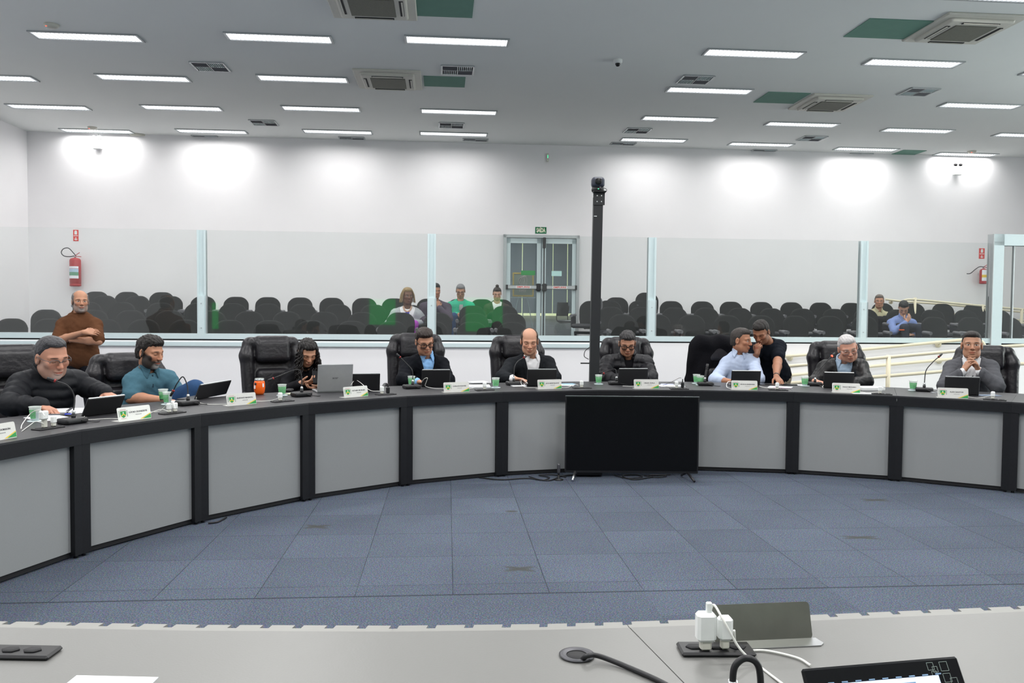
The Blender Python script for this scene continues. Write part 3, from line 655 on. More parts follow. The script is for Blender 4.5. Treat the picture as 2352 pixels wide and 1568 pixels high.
# ================================================================== THE CURVED DESK
angs = [43.9, 55.37, 66.4, 77.4, 88.9, 100.4, 112.04, 123.57, 134.84, 146.22, 157.38, 168.9, 180.4]
def pol(a, r, z=0): t = math.radians(a); return Vector((CC.x+r*math.cos(t), CC.y+r*math.sin(t), z))
ZT = .75
who = ['right of the seated man in the grey suit', 'in front of the man in the grey suit', 'in front of the man in the dark leather jacket', 'in front of the man in the pale blue shirt', 'behind the television, right half', 'behind the television, left half', 'in front of the man with the white shirt and dark jacket',
       'in front of the man in the blue shirt and black blazer', 'in front of the woman with the laptop', 'in front of the bearded man in the teal polo shirt', 'in front of the man in the quilted jacket, third panel from left', 'cut by the left picture edge']
who = ['cut by the right picture edge', 'in front of the man in the grey suit', 'in front of the man in the dark leather jacket', 'just right of the television', 'behind the right half of the television', 'behind the left half of the television', 'just left of the television',
       'second left of the television', 'in front of the laptop', 'in front of the orange tumbler', 'second panel from the left edge', 'first at the left picture edge']
who = ['whose panel is cut by the right picture edge', 'with the second full panel right of the one beside the television', 'with the full panel next to the one right of the television', 'with the panel touching the right side of the television',
       'hidden behind the right half of the television', 'hidden behind the left half of the television', 'below the balding man in the white shirt', 'below the man in glasses and blue shirt', 'with the laptop on top', 'with the orange tumbler on top', 'with the bearded man in teal behind it', 'at the left picture edge, nearest']
for i in range(12):
    a0, a1 = angs[i]+.008, angs[i+1]-.008; am = (a0+a1)/2
    f0, f1, b0, b1 = pol(a0, RF), pol(a1, RF), pol(a0, RB), pol(a1, RB)
    c = (f0+f1+b0+b1)/4; e = empty('curved_desk', c, 0, label='curved desk section '+who[i], cat='desk', group='curved ring of council desks')
    top = MB().use(M['desktop']); P = [p-c+Vector((0, 0, ZT-.03)) for p in (f1, f0, b0, b1)]; top.poly(P, .03, (0, 0, 1)); top.build('desktop', None, e)
    t = (f1-f0).normalized(); n = Vector((t.y, -t.x, 0)); 
    if n.dot(CC-c) < 0: n = -n
    L = (f1-f0).length; mid = (f0+f1)/2-c; ax = (t, n, Vector((0, 0, 1)))
    MB().box(mid-n*.012+Vector((0, 0, ZT-.05)), (L, .026, .078), ax=ax).build('front_edge', M['black'], e)
    MB().box(mid-n*.045+Vector((0, 0, .36)), (L-.10, .018, .64), ax=ax).build('front_panel', M['panel'], e)
    MB().box(mid-n*.055+Vector((0, 0, .03)), (L-.1, .02, .04), ax=ax).build('gap_shade_strip', M['gap'], e)  # black strip stands in for the shaded gap below the panel
    for s_ in (-1, 1):
        side = t*s_*(L/2-.023); dep = RB-RF-.12
        lg = MB().use(M['black']); lg.box(mid+side-n*.028+Vector((0, 0, .36)), (.060, .05, .68), ax=ax)
        lg.box(mid+side-n*(.03+dep/2)+Vector((0, 0, .36)), (.025, dep, .66), ax=ax); lg.use(M['plastic']).lathe([(.012, 0), (.012, .022)], mid+side-n*.03, 10); lg.build('leg', None, e)

# television on the floor in front of the desk
tb = at(1452, 1106, 0); A = at(1317, 1108, 0); tv = empty('television', (tb.x, tb.y, 0), -.012, label='large black flat television standing on the floor against the front of the desk', cat='television')
tb = tb+Vector((0, .10, 0)); 
ps = [atv(x, y, tb.dot(VY)) for x, y in ((1298, 1087), (1604, 1087), (1300, 909), (1605, 911))]
Yt = tb.y
def aty(x, y, Y): d = ray(x, y); return O+d*(Y/d.y)
q0, q1 = aty(1297, 1087, Yt), aty(1603, 1085, Yt); q2 = aty(1450, 910, Yt)
twd = (q1-q0).length; zb0 = (q0.z+q1.z)/2; tht = q2.z-zb0; tc_ = (q0+q1)/2
tv.location = (tc_.x, Yt, 0); tv.rotation_euler = (0, 0, 0.0)
MB().box((0, .01, zb0+tht/2), (twd, .03, tht), bev=.004).build('bezel', M['plastic'], tv); MB().box((0, -.0075, zb0+tht/2+.006), (twd-.024, .006, tht-.034)).build('screen', M['screen'], tv)
MB().box((0, .04, zb0+tht*.4), (twd*.7, .04, tht*.6), bev=.012).build('rear_housing', M['plastic'], tv); MB().box((0, -.005, zb0+tht+.001), (twd, .014, .003)).build('top_edge', M['metal'], tv)
for sx in (-1, 1):
    l = MB().use(M['metal'] if sx < 0 else M['plastic']); cx = sx*twd*.42
    l.tube([(cx, .01, zb0+.01), (cx+sx*.035, -.13, .012)], .010, 8); l.tube([(cx, .01, zb0+.01), (cx-sx*.02, .14, .012)], .010, 8); l.build('leg', None, tv)
# black strip box and cable bundles under the television
p = at(1352, 1094, 0); b = empty('power_strip', (p.x, p.y+.02, 0), .03, label='black power strip on the carpet under the television', cat='power strip'); MB().box((0, 0, .03), (.24, .06, .045), bev=.008).build('case', M['plastic'], b); MB().box((0, 0, .056), (.2, .03, .006)).build('sockets', M['slot'], b)
def cable(pts, r, m, label, cat='cable', name='cable', n=8, group=None):
    P = bez(pts, n); o = MB().tube([q-P[0] for q in P], r, 6).build(name, m); o.location = P[0]; return tag(o, label, cat, group)
G = lambda x, y, z=.008: at(x, y, z)
cable([G(1100, 1096), G(1150, 1101), G(1210, 1098), G(1260, 1103), G(1290, 1093), G(1320, 1090)], .006, M['plastic'], 'black cable lying along the foot of the desk left of the television')
cable([G(1215, 1094), G(1245, 1102), G(1262, 1096), G(1238, 1091), G(1270, 1090), G(1300, 1095)], .005, M['plastic'], 'looped black cable by the small microphone stand on the carpet')
cable([G(1410, 1091), G(1440, 1098), G(1475, 1095), G(1460, 1090), G(1430, 1092), G(1455, 1101), G(1500, 1095)], .005, M['plastic'], 'coiled black cable under the middle of the television')
cable([G(1480, 1092), G(1510, 1096), G(1530, 1092), G(1490, 1091), G(1540, 1090)], .005, M['plastic'], 'coiled black cable under the right part of the television')
cable([G(478, 1201), G(500, 1198), G(520, 1188)], .006, M['plastic'], 'short black cable emerging under the desk by the second leg from left')
p = at(1283, 1102, 0); e = empty('floor_microphone', p, 0, label='small black microphone on a round foot on the carpet left of the television', cat='microphone')
MB().lathe([(.04, 0), (.04, .008), (.008, .014), (.006, .05)], n=16).build('base', M['plastic'], e); MB().lathe([(.010, .05), (.014, .07), (.014, .13), (.012, .14), (.001, .145)], n=14).build('head', M['darkmetal'], e)

# tall black column with a conference camera behind the desk
pb = atr(1364, 872, 5.52); pt_ = aty(1374, 453, pb.y); e = empty('camera_column', (pb.x, pb.y, 0), 0.02, label='tall black steel column behind the desk in front of the glass partition', cat='column')
wcol = 21.5/FPX*pb.y; dx = (pt_.x-pb.x)*.9; zt = pt_.z
cm = MB(); hx = wcol/2
for (s0, s1) in ((0, zt),): 
    k0 = -dx*(pb.z)/(zt-pb.z)
    V = [Vector((k0+sx*hx, sy*.04, 0)) for sx, sy in ((-1, -1), (1, -1), (1, 1), (-1, 1))] + [Vector((dx+sx*hx, sy*.04, zt)) for sx, sy in ((-1, -1), (1, -1), (1, 1), (-1, 1))]
    cm.add(V, [(3, 2, 1, 0), (4, 5, 6, 7), (0, 1, 5, 4), (1, 2, 6, 5), (2, 3, 7, 6), (3, 0, 4, 7)])
cm.build('shaft', M['pole'], e); MB().box((k0, 0, .006), (.3, .3, .012)).build('base_plate', M['pole'], e)
s = MB().use(M['pole']); s.box((dx+.005, -.045, zt-.02), (.118, .012, .13)); s.box((dx+.01, -.04, zt+.05), (.13, .13, .008)); s.use(M['metal'])
for (ax_, az) in ((-.02, .02), (.025, .02), (-.02, -.04), (.025, -.04)): s.box((dx+.005+ax_, -.053, zt-.01+az), (.010, .004, .010))
s.build('mounting_bracket', None, e)
s = MB().use(M['metal'])
s.box((dx-.03, -.045, zt-.20), (.03, .01, .01)); s.build('bolt', None, e)
cb = aty(1375, 446, pb.y); c2 = empty('conference_camera', (cb.x-.012, cb.y-.02, zt+.062), 0, label='black pan-tilt conference camera on top of the tall column', cat='camera')
MB().lathe([(.001, 0), (.062, 0), (.066, .02), (.06, .045), (.001, .05)], (0, 0, -.008), 22).build('base', M['plastic'], c2)
s = SDF((-.1, -.1, 0), (.1, .1, .2), .006); s.rbox((0, 0, .085), (.068, .055, .055), .035); V, F = s.mesh(); fastmesh('head', [(V, F)], mat('dark_blue_plastic', (.03, .035, .055), .4), c2)
MB().lathe([(.001, 0), (.030, 0), (.034, .02), (.028, .024), (.001, .020)], (0, -.045, .09), 20, (Vector((1, 0, 0)), Vector((0, 0, 1)), Vector((0, -1, 0)))).build('lens', M['glossblk'], c2)
MB().box((.0, -.066, .012), (.012, .006, .006)).build('indicator_light', M['greenled'], c2)
e = empty('clear_bracket', (cb.x-.02, cb.y-.03, cb.z-.002), 0); D.objects.remove(e)
MB().tube(bez([(.05, -.03, .03), (.085, -.05, .01), (.075, -.06, -.02), (.05, -.06, -.01)], 6), .003, 6).build('cable', M['plastic'], c2)
cable([aty(1354, 797, pb.y), aty(1344, 806, pb.y), aty(1342, 818, pb.y), aty(1352, 825, pb.y)], .004, M['plastic'], 'thin black cable looping out of the tall column')
pz = aty(1345, 834, pb.y+.05); e = MB().box((0, 0, 0), (.17, .03, .012)).build('steel_strap', M['plastic']); e.location = aty(1352, 834, pb.y+.05); tag(e, 'short black strap sticking out behind the tall column', 'strap')

# ------------------------------------------------------------------ things on the desk
def crest(parent, c, xa, ya, s):
    """small coat of arms: mural crown, green shield with yellow chevron, supporting branches, ribbon"""
    xa, ya = Vector(xa), Vector(ya); n = xa.cross(ya); c = Vector(c)
    def P(pts, m, lift): b.use(m).poly([c + xa*x*s + ya*y*s + n*lift for x, y in pts], .0003, n)
    b = MB()
    P([(-.30, .05), (-.30, .30), (.30, .30), (.30, .05), (.22, -.18), (0, -.32), (-.22, -.18)], M['green'], .0002)
    P([(-.24, -.10), (0, .08), (.24, -.10), (.24, -.20), (0, -.02), (-.24, -.20)], M['yellow'], .0006)
    P([(-.08, .14), (0, .22), (.08, .14), (0, .08)], M['paper'], .0006)
    for k in range(5): x = -.26+.13*k; P([(x-.045, .38), (x+.045, .38), (x+.045, .50), (x-.045, .50)], M['crest'], .0002)
    P([(-.32, .34), (.32, .34), (.32, .40), (-.32, .40)], M['crest'], .0003)
    for sg in (-1, 1):
        for k in range(5): y = -.22+.12*k; P([(sg*.36, y), (sg*.47, y+.04), (sg*.43, y+.10), (sg*.35, y+.05)][::sg], mat('leaf_green', (.12, .22, .14), .6), .0002)
    P([(-.3, -.42), (.3, -.42), (.22, -.34), (-.22, -.34)], M['crest'], .0002)
    b.build('coat_of_arms', None, parent)
def nameplate(x0, y0, x1, y1, name, role, label, wfix=.235):
    a, b_ = at(x0, y0, ZT), at(x1, y1, ZT); t = (b_-a).normalized(); c = (a+b_)/2; n = Vector((-t.y, t.x, 0)) # away from the camera
    rz = math.atan2(t.y, t.x); e = empty('name_plate', (c.x, c.y, ZT), rz, label=label, cat='name plate', group='metal name plates on the curved desk')
    w_, h_ = wfix, .088; yl = .22; up = Vector((0, math.sin(yl), math.cos(yl))); xa = Vector((1, 0, 0)); nn = Vector((0, -math.cos(yl), math.sin(yl)))
    r = .010; P = []
    for (cx, cz, a0) in ((w_/2-r, r, -90), (w_/2-r, h_-r, 0), (-w_/2+r, h_-r, 90), (-w_/2+r, r, 180)):
        for k in range(5): tt = math.radians(a0+22.5*k); P.append(xa*(cx+r*math.cos(tt)) + up*(cz+r*math.sin(tt)))
    MB().poly(P, .0015, nn).build('face_plate', M['plate'], e)
    MB().box((0, .035, .001), (w_, .07, .002)).build('foot', M['plate'], e)
    s = MB(); l = .0018
    s.use(M['green']).poly([xa*(w_/2-.002)+up*.004+nn*l, xa*(w_/2-.002)+up*.031+nn*l, xa*(w_/2-.065)+up*.004+nn*l], .0003, nn)
    s.use(M['yellow']).poly([xa*(w_/2-.002)+up*.032+nn*l, xa*(w_/2-.002)+up*.037+nn*l, xa*(w_/2-.083)+up*.004+nn*l, xa*(w_/2-.067)+up*.004+nn*l], .0003, nn); s.build('corner_stripe', None, e)
    crest(e, -xa*(w_/2-.040)+up*(h_*.5)+nn*l, xa, up, .068)
    text_mesh(name, .0135, M['ink'], e, xa*.028+up*(h_*.60)+nn*l, xa, up, bold=.0004, width=min(.13, .0094*len(name)))
    text_mesh(role, .0085, M['greyink'], e, xa*.028+up*(h_*.40)+nn*l, xa, up, width=.045)
for a in ((-73, 1024, 62, 999.5, 'CABO DORIGON', 'VEREADOR', 'silver name plate cut by the left picture edge, nearest of the row'), (275, 969, 345, 960, 'LÚCIO DONIZETE', 'VEREADOR', 'silver name plate in front of the man in the quilted jacket at left'),
          (521, 933, 590, 927, 'GUSTAVO BAGNOLI', 'VEREADOR', 'silver name plate below the orange tumbler'), (788.5, 914, 848, 909, 'ESTHER MORAES', 'VEREADORA', 'silver name plate in front of the silver laptop'),
          (1020, 901.5, 1078, 899.5, 'CARLOS FONTES', 'VEREADOR', 'silver name plate in front of the man in glasses and blue shirt'), (1235, 894, 1291, 892.5, 'JUCA BORTOLUCCI', 'VEREADOR', 'silver name plate just left above the television'),
          (1456, 892.5, 1514, 892.5, 'CELSO ÁVILA', 'VEREADOR', 'silver name plate above the middle of the television'), (1680, 895, 1740, 896, 'NILSON DA ENGENHARIA', 'VEREADOR', 'silver name plate right of the television, in front of the pale blue shirt'),
          (1912, 901, 1975, 903, 'PAULO MONARO', 'VEREADOR', 'silver name plate in front of the white-haired man'), (2154, 913, 2224, 915.5, 'ALEX SANTOS', 'VEREADOR', 'silver name plate in front of the man in the grey suit')):
    nameplate(*a)

def gooseneck(x, y, neck, rz, label, fat=False, rb=.065):
    p = at(x, y, ZT); r_ = (Vector((p.x, p.y, 0))-CC).length
    e = empty('gooseneck_microphone', p, math.atan2(inward(p).y, inward(p).x)+PI/2, label=label, cat='microphone', group='gooseneck microphones on the curved desk')
    MW = Matrix.Translation(p) @ Matrix.Rotation(e.rotation_euler.z, 4, 'Z'); inv = MW.inverted()
    s = SDF((-.12, -.12, -.02), (.12, .12, .06), .006); s.rbox((0, 0, .018), (.075, .055, .018), .014); V, F = s.mesh(); fastmesh('base', [(V, F)], M['plastic'], e)
    rr = [r_+d for d in neck[0]]; P = [inv @ atr(px, py, r) for (px, py), r in zip(neck[1], rr)]; P[0].z = .03; top0 = P[0].copy(); top0.z = .075
    c = MB().use(M['plastic']).lathe([(.013, .03), (.013, .055)], (P[0].x, P[0].y, 0), 12); c.use(M['metal']).lathe([(.009, .055), (.011, .06), (.011, .075), (.006, .08)], (P[0].x, P[0].y, 0), 12); c.build('connector', None, e)
    P = [Vector((P[0].x, P[0].y, .07))] + P[1:]; B = bez(P, 8)
    MB().tube(B, .0042 if not fat else .012, 8).build('neck', M['plastic'], e)
    d = (B[-1]-B[-3]).normalized(); hd = MB().use(M['plastic']); hd.tube([B[-1]-d*.005, B[-1]+d*.02, B[-1]+d*.045], [.008, .010, .008] if not fat else [.014]*3, 10); hd.build('head', None, e)
    MB().tube([B[-1]-d*.006, B[-1]+d*.004], .0105 if not fat else .015, 10).build('light_ring', M['plastic'] if fat else (M['redled'] if 'glowing' in label else M['ringred']), e)
    MB().tube(bez([(0.02, -.055, .02), (.05, -.085, .012), (.10, -.09, .004), (.13, -.075, .003)], 6), .003, 6).build('cable', M['plastic'], e)
gooseneck(166, 972, ((0, .02, .05, .10), ((169, 960), (171, 912), (156, 886), (126, 874))), 0, 'gooseneck microphone in front of the man in the quilted jacket at left')
gooseneck(430, 930, ((0, .02, .04, .06, .08), ((432, 918), (430, 885), (420, 865), (407, 880), (398, 897))), 0, 'gooseneck microphone bent over beside the bearded man in teal')
gooseneck(692, 910, ((0, .02, .03, .06), ((693, 902), (692, 862), (680, 849), (627, 869))), 0, 'gooseneck microphone bent left in front of the woman with the phone')
gooseneck(945.5, 892, ((0, .02, .06, .1), ((948, 880), (947, 851), (935, 836), (919, 820))), 0, 'gooseneck microphone in front of the man in glasses and blue shirt')
gooseneck(1181, 884, ((0, .02, .05, .1), ((1180, 872), (1182, 842), (1190, 829), (1203, 821))), 0, 'gooseneck microphone in front of the balding man in the white shirt')
gooseneck(1415.7, 883, ((0, .02, .04, .08), ((1416, 872), (1414, 849), (1404, 849), (1387, 857))), 0, 'gooseneck microphone in front of the man in the black puffer jacket')
gooseneck(1620, 885, ((0, .01, .02, .03), ((1619, 873), (1620, 868), (1622, 855), (1623.5, 846))), 0, 'thick black upright microphone left of the man in the pale blue shirt', True)
gooseneck(1870.5, 885.5, ((0, .05, .10, .16), ((1872, 878), (1876, 856), (1892, 837), (1911, 817))), 0, 'gooseneck microphone with glowing red tip under the hand of the white-haired man')
gooseneck(2123, 898.5, ((0, .02, .05, .1), ((2123, 884), (2127, 851), (2142, 832), (2156.5, 819))), 0, 'gooseneck microphone left of the man in the grey suit')

def tablet(x0, y0, x1, y1, h_, lean, label, m='glossblk'):
    a, b_ = at(x0, y0, ZT), at(x1, y1, ZT); t = (b_-a); w_ = t.length; c = (a+b_)/2; rz = math.atan2(t.y, t.x)
    e = empty('tablet', (c.x, c.y, ZT), rz, label=label, cat='tablet', group='black tablets on stands on the curved desk')
    up = Vector((0, math.sin(lean), math.cos(lean))); nn = Vector((0, -math.cos(lean), math.sin(lean))); ax = (Vector((1, 0, 0)), -nn, up)
    MB().box(up*(h_/2+.005), (w_, .014, h_), ax=ax, bev=.004).build('case_back', M['plastic'], e); MB().box(up*(h_/2+.005)-nn*.0085, (w_-.02, .003, h_-.02), ax=ax).build('screen', M['screen'], e)
    MB().box(up*(h_+.006), (w_*.96, .010, .004), ax=ax).build('top_edge', M['white'] if m == 'white' else M['alu_grey'], e)
    MB().box((0, .055*(-1 if lean > 0 else 1)+.02, .004), (w_, .15, .007), bev=.002).build('stand_base', M['plastic'], e)
for a in ((186, 958, 272, 947, .135, -.5, 'black tablet in front of the man in the quilted jacket at left'), (446, 919, 518, 905, .125, -.4, 'black tablet in front of the bearded man in teal'), (808, 899, 872, 898, .16, -.3, 'black tablet standing unused right of the laptop'),
          (968, 888.5, 1033, 888, .165, -.3, 'black tablet in front of the man in glasses and blue shirt'), (1210, 887, 1277, 887, .165, -.25, 'black tablet in front of the balding man in the white shirt'), (1419, 884, 1486, 884, .16, -.2, 'black tablet in front of the man in the black puffer jacket'),
          (1678, 886.5, 1745, 887, .15, -.2, 'white-edged black tablet in front of the man in the pale blue shirt', 'white'), (1890, 890.5, 1960, 892, .15, -.2, 'white-edged black tablet in front of the white-haired man', 'white'), (2168, 906, 2248, 908.5, .16, -.15, 'black tablet in front of the man in the grey suit')):
    tablet(*a)

def coaster(x, y, label):
    p = at(x, y, ZT); o = MB().use(M['alu']).lathe([(.001, 0), (.045, 0), (.045, .004), (.001, .004)], n=20).build('coaster', None); o.location = p; return tag(o, label, 'coaster', 'coasters under the plastic cups')
def cup(x, y, label, fill='water', split=False, h_=.088):
    p = at(x, y, ZT); e = empty('plastic_cup', p+Vector((0, 0, .0045)), 0, label=label, cat='cup', group='disposable cups on the curved desk')
    MB().lathe([(.001, .0), (.024, .0), (.035, h_), (.037, h_), (.037, h_-.004), (.034, h_-.004), (.023, .003), (.001, .003)], n=20).build('cup_wall', M['cup'], e)
    n = 20; V = []; F = []; r0, r1 = .0262, .0335; rng_ = (0, n) if not split else (4, 12)
    for k in range(n+1):
        t = 2*PI*k/n+PI
        V.append((r0*math.cos(t), r0*math.sin(t), .014)); V.append((r1*math.cos(t), r1*math.sin(t), .070))
    for k in range(n):
        if split and not (k < 7 or k > 17): continue
        F.append((2*k, 2*k+2, 2*k+3, 2*k+1))
    mkobj('printed_label', V, F, M['cupgreen'], e, smooth=True)
    MB().lathe([(.001, .004), (.0235, .004), (.029, .045), (.001, .045)], n=18).build('drink', M[fill], e)
for (x, y, l, f, sp_) in ((81, 967, 'green and clear cup of water at left beside the white chargers', 'water', True), (375, 921, 'clear cup of black coffee behind the green cup of the man in teal', 'coffee', True), (385, 928.5, 'green and clear cup of water in front of the man in teal', 'water', True),
                  (648, 908, 'green cup beside the orange tumbler', 'water', False), (945, 886, 'green cup behind the microphone of the man in glasses and blue shirt', 'water', False), (1138.5, 890, 'green cup left of the balding man in the white shirt', 'water', False),
                  (1375, 882, 'green cup at the foot of the tall black column', 'water', False), (1599.5, 880.5, 'rear green cup of the pair left of the pale blue shirt', 'water', False), (1608.5, 884, 'front green cup of the pair left of the pale blue shirt', 'water', False),
                  (1848.5, 886, 'green cup left of the white-haired man', 'water', False), (2097, 896.5, 'green cup left of the man in the grey suit', 'water', False)):
    if 'coffee' not in l: coaster(x, y, 'coaster under the '+l)
    cup(x, y, l, f, sp_)
p = at(596, 906, ZT); e = empty('tumbler', p, 0, label='orange insulated tumbler with steel rim on the curved desk', cat='tumbler')
MB().lathe([(.001, 0), (.030, 0), (.040, .02), (.046, .06), (.043, .10), (.039, .115)], n=28).build('body', M['orange'], e); MB().lathe([(.039, .115), (.0395, .13), (.036, .13), (.036, .115)], n=28).build('rim', M['steel'], e)
MB().lathe([(.001, .128), (.035, .128), (.037, .136), (.001, .138)], n=28).build('lid', M['cup'], e)
lg = MB().use(M['ink']); lg.lathe([(.001, 0), (.011, 0), (.011, .001), (.001, .001)], (-.020, -.041, .092), 14, (Vector((.9, -.43, 0)), Vector((0, 0, 1)), Vector((-.43, -.9, 0)))); lg.use(M['paper']).box((-.026, -.041, .066), (.014, .002, .028), rz=-.5); lg.box((.038, -.024, .08), (.014, .002, .03), rz=1.0); lg.build('printed_mark', None, e)

def socketplate(x, y, plugs, label):
    p = at(x, y, ZT); rz = math.atan2(inward(p).y, inward(p).x)+PI/2; e = empty('socket_plate', p, rz, label=label, cat='socket plate', group='black socket plates in the curved desk')
    MB().box((0, 0, .004), (.17, .075, .008), bev=.003).build('plate', M['plastic'], e); s = MB()
    for dx_ in (-.05, 0, .05): s.box((dx_, 0, .0085), (.038, .045, .002), bev=.0)
    s.build('socket_wells', M['slot'], e); Rz = Matrix.Rotation(rz, 3, 'Z')
    for (dx_, kind, lab) in plugs:
        c = empty('charger', p+Rz @ Vector((dx_, 0, .009)), rz, label=lab, cat='charger', group='phone chargers in the desk sockets')
        if kind == 'w': MB().box((0, 0, .040), (.032, .026, .044), bev=.006).build('body', M['white'], c); MB().box((0, 0, .011), (.026, .018, .020), bev=.004).build('plug', M['offwhite'], c)
        elif kind == 'W': MB().box((-.012, -.01, .075), (.045, .035, .05), bev=.006).build('body', M['white'], c); MB().box((0, 0, .026), (.028, .022, .05), bev=.004).build('plug', M['offwhite'], c)
        else: MB().box((0, 0, .028), (.028, .026, .05), bev=.005).build('body', M['plastic'], c); MB().tube([(0, 0, .05), (0, 0, .085)], .005).build('cable_relief', M['plastic'], c)
socketplate(111, 984, [(-.025, 'W', 'tall white charger with a thick block, left of the pair nearest the left edge'), (.035, 'w', 'short white charger, right of the pair nearest the left edge')], 'black socket plate nearest the left picture edge')
socketplate(396, 949, [(-.025, 'w', 'white charger, left of the pair below the man in teal'), (.02, 'w', 'white charger with a cable on top, right of the pair below the man in teal')], 'black socket plate with two white chargers below the man in teal')
socketplate(649, 922, [(-.02, 'w', 'white charger below the green cup beside the orange tumbler')], 'black socket plate below the green cup beside the tumbler')
socketplate(886, 906, [(-.035, 'w', 'white charger right of the laptop woman name plate'), (.02, 'b', 'black plug with upright cable right of the unused tablet')], 'black socket plate with a white and a black plug')
socketplate(1113, 896, [(.0, 'w', 'white charger left of the balding man and his green cup')], 'black socket plate right of the papers of the man in glasses')
socketplate(1337, 891.5, [(-.005, 'w', 'white charger beside the foot of the tall column')], 'black socket plate just above the left end of the television')
socketplate(1560, 893.5, [(-.025, 'w', 'white charger beside the black upright plug above the television'), (.03, 'b', 'black plug with a thin upright cable above the right end of the television')], 'black socket plate above the right end of the television')
socketplate(1787.5, 896, [(-.01, 'w', 'clear-topped white charger by the pink printed paper')], 'black socket plate in front of the pink printed paper')
socketplate(2025.5, 905.5, [(-.015, 'w', 'white charger right of the white-haired man name plate')], 'black socket plate in front of the white binder')
socketplate(2285, 918.5, [(-.015, 'w', 'white charger at the right end, beyond the grey suit man name plate')], 'black socket plate nearest the right picture edge')
# white charging cables
WC = mat('white_cable', (.80, .80, .76), .5)
def dcable(pts, label, r=.0022, m=None):
    P = [at(x, y, ZT+(z if z is not None else .004)) for x, y, z in pts]; return cable(P, r, m or WC, label, 'cable', 'charging_cable', 8, 'charging cables on the curved desk')
dcable([(103, 955, .11), (92, 942, .12), (72, 948, .08), (52, 972, .03), (48, 985, .004)], 'white cable arching from the tall charger over the cup at left', .0026)
dcable([(100, 972, .05), (82, 968, .03), (66, 978, .01), (50, 990, .004)], 'white cable behind the name plate at the left edge')
dcable([(194, 956, .05), (193, 963, .01), (215, 963, None), (250, 961, None), (280, 962, None)], 'white cable from the leftmost tablet to its name plate')
dcable([(386, 944, .04), (372, 940, .03), (355, 944, .02), (342, 950, .004)], 'white cable from the left charger below the man in teal')
dcable([(402, 938, .08), (398, 926, .08), (382, 931, .05), (366, 944, .01), (345, 946, .004)], 'thin cable arching from the right charger below the man in teal')
dcable([(451, 912, .05), (452, 922, .01), (475, 928, None), (522, 928, None)], 'white cable from the tablet of the man in teal to his name plate')
dcable([(640, 914, .05), (625, 919, .02), (606, 921, None), (588, 921, None)], 'white cable from the charger beside the tumbler to the name plate')
dcable([(873, 898, .05), (850, 896, .05), (826, 877, .09), (815, 873, .10), (806, 885, .06), (808, 893, .01)], 'white cable looping over the plate beside the laptop')
dcable([(1108, 889, .05), (1095, 889, .02), (1080, 892, None), (1065, 893, None)], 'white cable from the charger to the papers of the man in glasses')
dcable([(968, 879, .05), (974, 870, .09), (982, 868, .10), (978, 880, .05), (978, 887, .02), (1000, 892, None), (1020, 892, None)], 'white cable looping over the back of the glasses man tablet')
dcable([(1328, 884, .05), (1318, 883, .03), (1305, 889, None), (1290, 890, None)], 'white cable from the charger by the column to the name plate')
dcable([(1212, 880, .06), (1200, 871, .07), (1197, 880, .03), (1207, 889, .004), (1235, 890, None)], 'white cable looping left of the balding man tablet')
dcable([(1430, 886, None), (1445, 887, None), (1458, 887, None)], 'short white cable from the puffer jacket man tablet')
dcable([(1552, 888, .03), (1530, 887, None), (1520, 882, None), (1515, 886, None)], 'white cable among papers above the television')
dcable([(1565, 868, .14), (1560, 868, .13), (1540, 878, .05), (1522, 885, .004)], 'thin black cable arching from the upright black plug', .0018, M['plastic'])
dcable([(1684, 876, .05), (1672, 877, .05), (1669, 888, .02), (1680, 893, None)], 'white cable looping left of the pale blue shirt man name plate', .003)
dcable([(1740, 885, None), (1752, 889, None), (1772, 891, None), (1782, 891, .01)], 'white cable right of the pale blue shirt man name plate', .003)
dcable([(1889, 888, .03), (1892, 884, .02), (1890, 890, None), (1902, 887, None), (1914, 887, None)], 'white cable left of the white-haired man name plate')
dcable([(1975, 899, None), (1995, 902, None), (2018, 900, .02)], 'white cable right of the white-haired man name plate')
dcable([(2223, 911, None), (2245, 914, None), (2265, 911, None), (2278, 908, .03)], 'white cable right of the grey suit man name plate')
# papers, notebooks
def paper(x, y, w_, d_, rz, label, m='paper', th=.002, name='paper', cat='paper', grp=None):
    p = at(x, y, ZT); o = MB().box((0, 0, th/2), (w_, d_, th)).build(name, M[m] if isinstance(m, str) else m); o.location = p; o.rotation_euler = (0, 0, rz); return tag(o, label, cat, grp)
paper(112, 960, .20, .26, .9, 'white sheet of paper beside the chargers at left'); paper(205, 945, .22, .25, .5, 'white sheet under the tablet at left')
nb = empty('notebook', at(160, 944, ZT), .35, label='open spiral notebook under the hand of the man in the quilted jacket', cat='notebook')
for sx in (-1, 1): MB().box((sx*.085, 0, .005), (.155, .21, .008)).build('pages', M['paper'], nb)
MB().box((0, 0, .0005), (.33, .22, .002)).build('cover', M['plastic'], nb); s = MB()
for k in range(18): s.tube([(-.010, -.095+.011*k, .004), (-.006, -.095+.011*k, .015), (.006, -.095+.011*k, .015), (.010, -.095+.011*k, .004)], .0012, 5)
s.build('spiral_binding', M['darkmetal'], nb)
pn = MB().use(M['greyplastic']).tube([(-.07, 0, .006), (.05, 0, .006)], .005); pn.use(M['blueink']).tube([(.03, 0, .006), (.075, 0, .006)], .006); o = pn.build('pen'); o.location = at(138, 953.5, ZT+.001); o.rotation_euler = (0, 0, .15); tag(o, 'grey pen with a blue cap lying beside the spiral notebook', 'pen')
paper(414, 922, .15, .12, .2, 'small white sheet behind the microphone of the man in teal')
o = MB().box((0, 0, .005), (.10, .14, .01), bev=.002).build('notebook', mat('cream_cover', (.5, .5, .38), .6)); o.location = at(676, 906, ZT); o.rotation_euler = (0, 0, 1.2); tag(o, 'small cream notebook behind the microphone of the woman', 'notebook')
